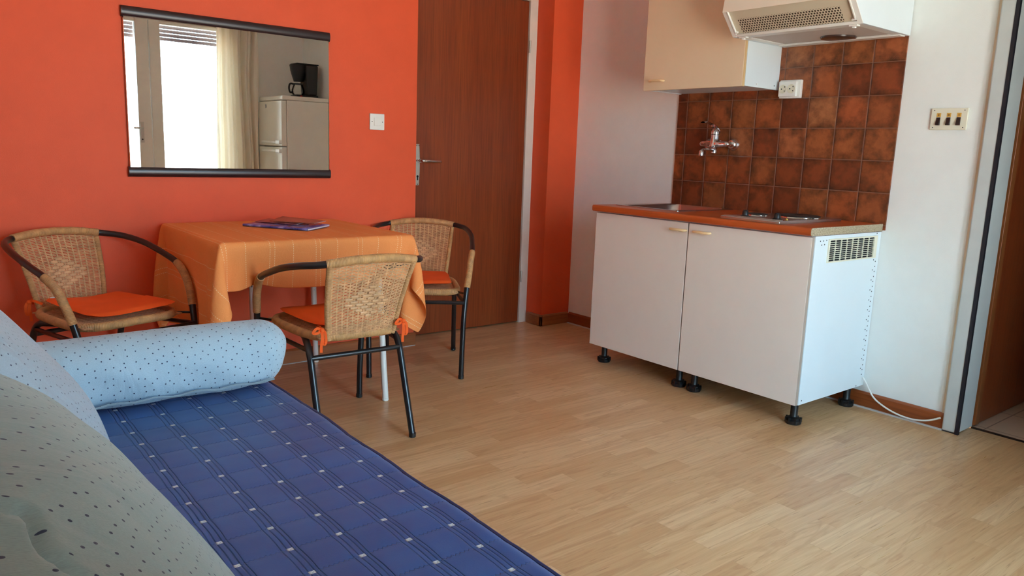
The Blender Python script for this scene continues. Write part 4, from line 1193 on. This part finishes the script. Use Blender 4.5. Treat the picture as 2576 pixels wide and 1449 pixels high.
# ------------------------------------------------------------------ sofa bed
sf = thing('sofa_bed', 'low sofa bed with a quilted navy cover along the left wall', 'sofa bed', (0, 0, 0))
SX1, SY0, SY1, SZ = 0.800, -0.45, 2.22, 0.420
build('base', MB().box(XL+0.01, SX1-0.03, SY0+0.02, SY1-0.02, 0.0, 0.30), M['navy'], sf, bevel=0.01)
m = MB()
xs = np.arange(XL+0.01, SX1+1e-6, 0.0055); ysq = np.arange(SY0, SY1+1e-6, 0.0065)
XX, YY = np.meshgrid(xs, ysq, indexing='ij')
fx_ = (XX-QX+QPX/2) % QPX-QPX/2; fy_ = (YY-QY+QPY/2) % QPY-QPY/2
bow = 0.0005*np.cos(fy_*2*pi/QPY)
gx = fx_+bow
puff = 0.0022*(1-np.exp(-(gx/0.011)**2))*(0.55+0.45*(1-np.exp(-(fy_/0.012)**2)))
cord = 0.0014*np.exp(-(gx/0.0036)**2)*(1-np.exp(-(fy_/0.012)**2))
und = 0.0016*np.sin(5.1*XX+1.7*YY)+0.0014*np.sin(9.3*YY-4*XX+1.0)+0.001*np.sin(17*YY+11*XX)
edge = np.clip((SX1-XX)/0.03, 0, 1); edge2 = np.clip((SY1-YY)/0.03, 0, 1)
ZZ = SZ-0.004+puff+cord+und-0.016*(1-edge)**2-0.016*(1-edge2)**2
XE = XX+0.002*np.sin(YY*23)*np.clip((XX-0.77)/0.03, 0, 1)
Pq = np.stack([XE, YY, ZZ], -1)
top_pts = [[tuple(Pq[i, j]) for j in range(Pq.shape[1])] for i in range(Pq.shape[0])]
m.grid(top_pts)
# sides of the mattress
m.grid([[(p[0], p[1], p[2]) for p in top_pts[-1]], [(p[0]+0.008, p[1], 0.36) for p in top_pts[-1]], [(p[0]-0.01, p[1], 0.3005) for p in top_pts[-1]]])
far = [r_[-1] for r_ in top_pts]
m.grid([[(p[0], p[1], p[2]), (p[0], p[1]+0.006, 0.36), (p[0], p[1]-0.01, 0.3005)] for p in far])
near_ = [r_[0] for r_ in top_pts]
m.grid([[(p[0], p[1], 0.3005), (p[0], p[1], p[2])] for p in near_])
mt = build('mattress', m, M['quilt'], sf, angle=80)
pip = [(top_pts[-1][j][0]+0.003, top_pts[-1][j][1], top_pts[-1][j][2]-0.001) for j in range(0, len(top_pts[-1]), 3)]
pip = pip+[(far[i][0], far[i][1]+0.003, far[i][2]-0.001) for i in range(len(far)-1, -1, -3)]
build('piping', MB().tube(pip, 0.0045, 8), M['navy'], mt)

# bolster
def bolster():
    m = MB(); n = 56; L0, L1, R = -0.10, 0.830, 0.0965
    yc, zc = 2.077, SZ+R-0.006
    P = []; U = []
    K = 100
    for i in range(K+1):
        t = i/K; x = lerp(L0, L1, t)
        dl = min(x-L0, L1-x)
        rr = R*(max(0.0, 1-min(1.0, max(0.0, (0.085-dl)/0.085))**2.3)**0.5 if dl < 0.085 else 1.0)
        rr = max(rr, 0.002)*(1-0.06*t)
        row = []; ur = []
        for k in range(n+1):
            a = 2*pi*k/n
            fl = 1.0
            wr_ = 0.0038*sin(31*x+2.2*sin(3*a)+1.3)*max(0, -sin(a)*0.5+0.6*cos(a+pi))*min(1, dl/0.08)
            r_ = rr+wr_+0.002*sin(9*x+2*a)*min(1, dl/0.06)
            if sin(a) < 0: r_ *= (abs(cos(a))**2.9+abs(sin(a))**2.9)**(-1/2.9)
            z = zc+r_*sin(a)*0.97; z = max(z, SZ+0.008)
            row.append((x+0.010*sin(a)*(1 if x > 0.7 else 0), yc+r_*cos(a)*1.03, z)); ur.append((x+(0.085-dl)*0.5*(1 if dl < 0.085 and x > 0 else 0), a*R))
        P.append(row); U.append(ur)
    m.grid(P[::-1], U[::-1])
    return m
bo = thing('bolster', 'long light blue dotted bolster at the far end of the sofa bed', 'bolster cushion', (0.36, 2.085, SZ))
build('cover', bolster(), M['dot_blue'], bo, angle=80)
pp = []
for k in range(41):
    a = -pi/2+pi*k/40
    pp.append((lerp(-0.06, 0.765, k/40), 2.077-0.0995+0.002*sin(k*0.9), SZ+0.030+0.003*sin(k*1.3)))
build('seam_piping', MB().tube(pp, 0.0028, 8), M['dot_blue'], bo)

# back cushions leaning on the wall
def big_cushion(cx_, cy_, cz_, hw, hh, th, lean, seed, p=2.8, q=0.5, N=64, tuck=None):
    m = MB()
    rng = np.random.RandomState(seed); ph = rng.rand(8)*6
    n = Vector((cos(lean), 0, sin(lean))); upv = Vector((-sin(lean), 0, cos(lean))); yv = Vector((0, 1, 0))
    C_ = Vector((cx_, cy_, cz_))
    for front in (True, False):
        P = []; U = []
        for i in range(N+1):
            row = []; ur = []
            for j in range(N+1):
                u = sin(pi/2*(-1+2*i/N)); v = sin(pi/2*(-1+2*j/N))
                e = max(0, (1-abs(u)**p)*(1-abs(v)**p))
                d = th/2*e**q
                rnd_ = 1-0.10*(u*u*v*v)**1.5
                ed = 1-e
                wr = 0.005*sin(7*u+3*v+ph[0])*ed+0.004*sin(13*v-5*u+ph[1])*ed+0.004*sin(4*u+ph[2])*sin(5*v+ph[3])
                if tuck:
                    dm = 9
                    for (a0, b0), (a1, b1) in zip(tuck, tuck[1:]):
                        ax_, ay_ = (a1-a0)*hw, (b1-b0)*hh; qx, qy = (u-a0)*hw, (v-b0)*hh
                        tt_ = max(0, min(1, (qx*ax_+qy*ay_)/(ax_*ax_+ay_*ay_)))
                        dm = min(dm, hypot(qx-tt_*ax_, qy-tt_*ay_))
                    wr += (0.004*math.exp(-(dm/0.016)**2)-0.013*math.exp(-(dm/0.005)**2)+0.0022*sin(40*(u*hw+0.7*v*hh)+3*v)*max(0, v))/max(0.2, e**0.3)
                pt = C_+yv*(u*hw*rnd_)+upv*(v*hh*rnd_)+n*((d+wr*e**0.3) if front else -d*0.8)
                if pt.x < XL+0.006: pt.x = XL+0.006
                if pt.z < SZ+0.010: pt.z = SZ+0.010+0.02*(pt.z-SZ-0.010)
                row.append(tuple(pt)); ur.append((u*hw+d*0.6*u, v*hh+d*0.6*v))
            P.append(row); U.append(ur)
        if not front: P = P[::-1]; U = U[::-1]
        m.grid(P, U)
    return m
fc = thing('back_cushion', 'blue-grey dotted back cushion farther along the sofa, next to the bolster', 'cushion', (0.1, 1.62, SZ))
build('cover', big_cushion(0.096, 1.634, 0.603, 0.334, 0.253, 0.249, 0.617, 3), M['dot_grey'], fc, angle=80)
nc = thing('back_cushion', 'large green-grey dotted cushion nearest the viewer on the sofa', 'cushion', (0.1, 0.85, SZ))
build('cover', big_cushion(0.11, 0.785, 0.611, 0.411, 0.276, 0.254, 0.604, 5, N=130, tuck=[(-0.505, 0.90), (-0.516, 0.84), (-0.509, 0.809), (-0.542, 0.785), (-0.613, 0.765), (-0.661, 0.673), (-0.70, 0.55)]), M['dot_green'], nc, angle=80)

# ------------------------------------------------------------------ things seen only in the mirror
# fridge-freezer
FX0, FX1, FY0, FY1, FZ = 2.88, XK-0.02, -0.565, 0.03, 1.535
fr = thing('fridge_freezer', 'white fridge-freezer by the window wall, seen in the mirror', 'fridge', ((FX0+FX1)/2, (FY0+FY1)/2, 0))
build('cabinet', MB().box(FX0+0.055, FX1, FY0, FY1, 0.02, FZ-0.042), M['fridge'], fr, bevel=0.006)
build('top_cover', MB().box(FX0+0.01, FX1, FY0, FY1, FZ-0.04, FZ), M['fridge'], fr, bevel=0.008)
build('plinth', MB().box(FX0+0.09, FX1-0.02, FY0+0.02, FY1-0.02, 0.0, 0.0195), M['black_plastic'], fr)
def fdoor(z0, z1, hz, badge):
    d = build('door', MB().box(FX0, FX0+0.052, FY0+0.002, FY1-0.002, z0, z1), M['fridge'], fr, bevel=0.008, seg=3)
    m = MB().box(FX0-0.028, FX0+0.002, FY1-0.10, FY1-0.004, hz-0.018, hz+0.018).box(FX0-0.028, FX0-0.012, FY0+0.14, FY1-0.10, hz-0.012, hz+0.012)
    build('handle', m, M['white_plastic'], d, bevel=0.005)
    if badge:
        b = build('badge', MB().lathe([(0.017, 0.0), (0.017, 0.002), (0.0, 0.0025)], (FX0, -0.36, 1.445), '-x', 24), paint('blue_badge', (70, 110, 150), 0.3), d)
        m = MB().lathe([(0.0125, 0.0023), (0.0148, 0.0023), (0.0148, 0.0029), (0.0125, 0.0029), (0.0125, 0.0023)], (FX0, -0.36, 1.445), '-x', 24)
        m.box(FX0-0.0032, FX0-0.0022, -0.370, -0.350, 1.4435, 1.4465)
        build('emblem', m, M['white_plastic'], b)
fdoor(1.065, FZ-0.046, 1.10, True); fdoor(0.10, 1.055, 1.018, False)
# coffee maker on the fridge
cm_loc = (3.20, -0.20, FZ)
cm = thing('coffee_maker', 'black filter coffee maker on top of the fridge, seen in the mirror', 'coffee maker', cm_loc)
bx, by = cm_loc[0], cm_loc[1]
m = MB().prism([(by-0.09, FZ), (by+0.085, FZ), (by+0.085, FZ+0.028), (by-0.09, FZ+0.028)], 'x', bx-0.10, bx+0.12)
build('base', m, M['black_plastic'], cm, bevel=0.008)
m = MB().prism([(bx+0.012, FZ+0.0285), (bx+0.110, FZ+0.0285), (bx+0.122, FZ+0.3150), (bx-0.010, FZ+0.3150)], 'y', by-0.085, by+0.082)
build('water_tank', m, M['black_plastic'], cm, bevel=0.014, seg=3)
m = MB().lathe([(0.045, 0.155), (0.060, 0.20), (0.076, 0.255), (0.082, 0.298), (0.084, 0.302), (0.084, 0.312), (0.0, 0.315)], (bx-0.050, by, FZ), 'z', 28)
build('filter_basket', m, M['black_plastic'], cm)
build('lid', MB().box(bx-0.10, bx+0.128, by-0.082, by+0.080, FZ+0.3155, FZ+0.327), M['black_plastic'], cm, bevel=0.005)
m = MB().lathe([(0.0, 0.029), (0.052, 0.029), (0.062, 0.045), (0.062, 0.075), (0.050, 0.110), (0.045, 0.125), (0.043, 0.125), (0.048, 0.11), (0.060, 0.075), (0.060, 0.046), (0.050, 0.031), (0.0, 0.031)], (bx-0.055, by, FZ), 'z', 28)
cf = build('carafe', m, M['glass'], cm)
build('carafe_lid', MB().lathe([(0.0, 0.126), (0.046, 0.126), (0.046, 0.138), (0.0, 0.142)], (bx-0.055, by, FZ), 'z', 24), M['black_plastic'], cf)
build('carafe_handle', MB().tube(bez([(bx-0.098, by+0.008, FZ+0.128), (bx-0.140, by+0.012, FZ+0.128), (bx-0.152, by+0.012, FZ+0.09), (bx-0.142, by+0.012, FZ+0.05), (bx-0.118, by+0.01, FZ+0.050)], 6), 0.009, 10), M['black_plastic'], cf)
build('power_switch', MB().box(bx-0.07, bx-0.05, by+0.0852, by+0.089, FZ+0.008, FZ+0.020), paint('red_switch', (170, 30, 24), 0.4), cm)

# curtain
def curtain(x0_, x1_, z0_, z1_, yc, amp, nf, seed):
    m = MB(); nx, nz = 150, 30; P = []; U = []
    for i in range(nx+1):
        row = []
        for j in range(nz+1):
            t = i/nx; z = lerp(z0_, z1_, j/nz)
            sp_ = 1+0.06*(1-j/nz)
            x = lerp(x0_, x1_, 0.5+(t-0.5)*sp_)
            a = 2*pi*nf*t+0.5*sin(4*z+seed)
            y = yc+amp*sin(a)+amp*0.45*sin(2.3*a+seed)+0.006*sin(6*z+9*t)
            row.append((x+0.008*sin(3*z+seed+7*t), y, z))
        P.append(row)
    m.grid(P); return m
ct = build('curtain', curtain(2.47, 2.86, 0.04, 2.36, YW+0.085, 0.030, 4.2, 1.0), M['curtain'], loc=(2.67, YW+0.075, 0.04), solid=0.002, angle=180)
tag(ct, 'cream curtain drawn to the side of the French window, seen in the mirror', 'curtain')
cr = build('curtain_rail', MB().box(0.85, 2.95, YW+0.045, YW+0.075, 2.375, 2.40).box(1.2, 1.24, YW, YW+0.05, 2.378, 2.398).box(2.6, 2.64, YW, YW+0.05, 2.378, 2.398), M['white_plastic'], loc=(1.9, YW+0.03, 2.375))
tag(cr, 'white curtain rail above the French window', 'curtain rail')
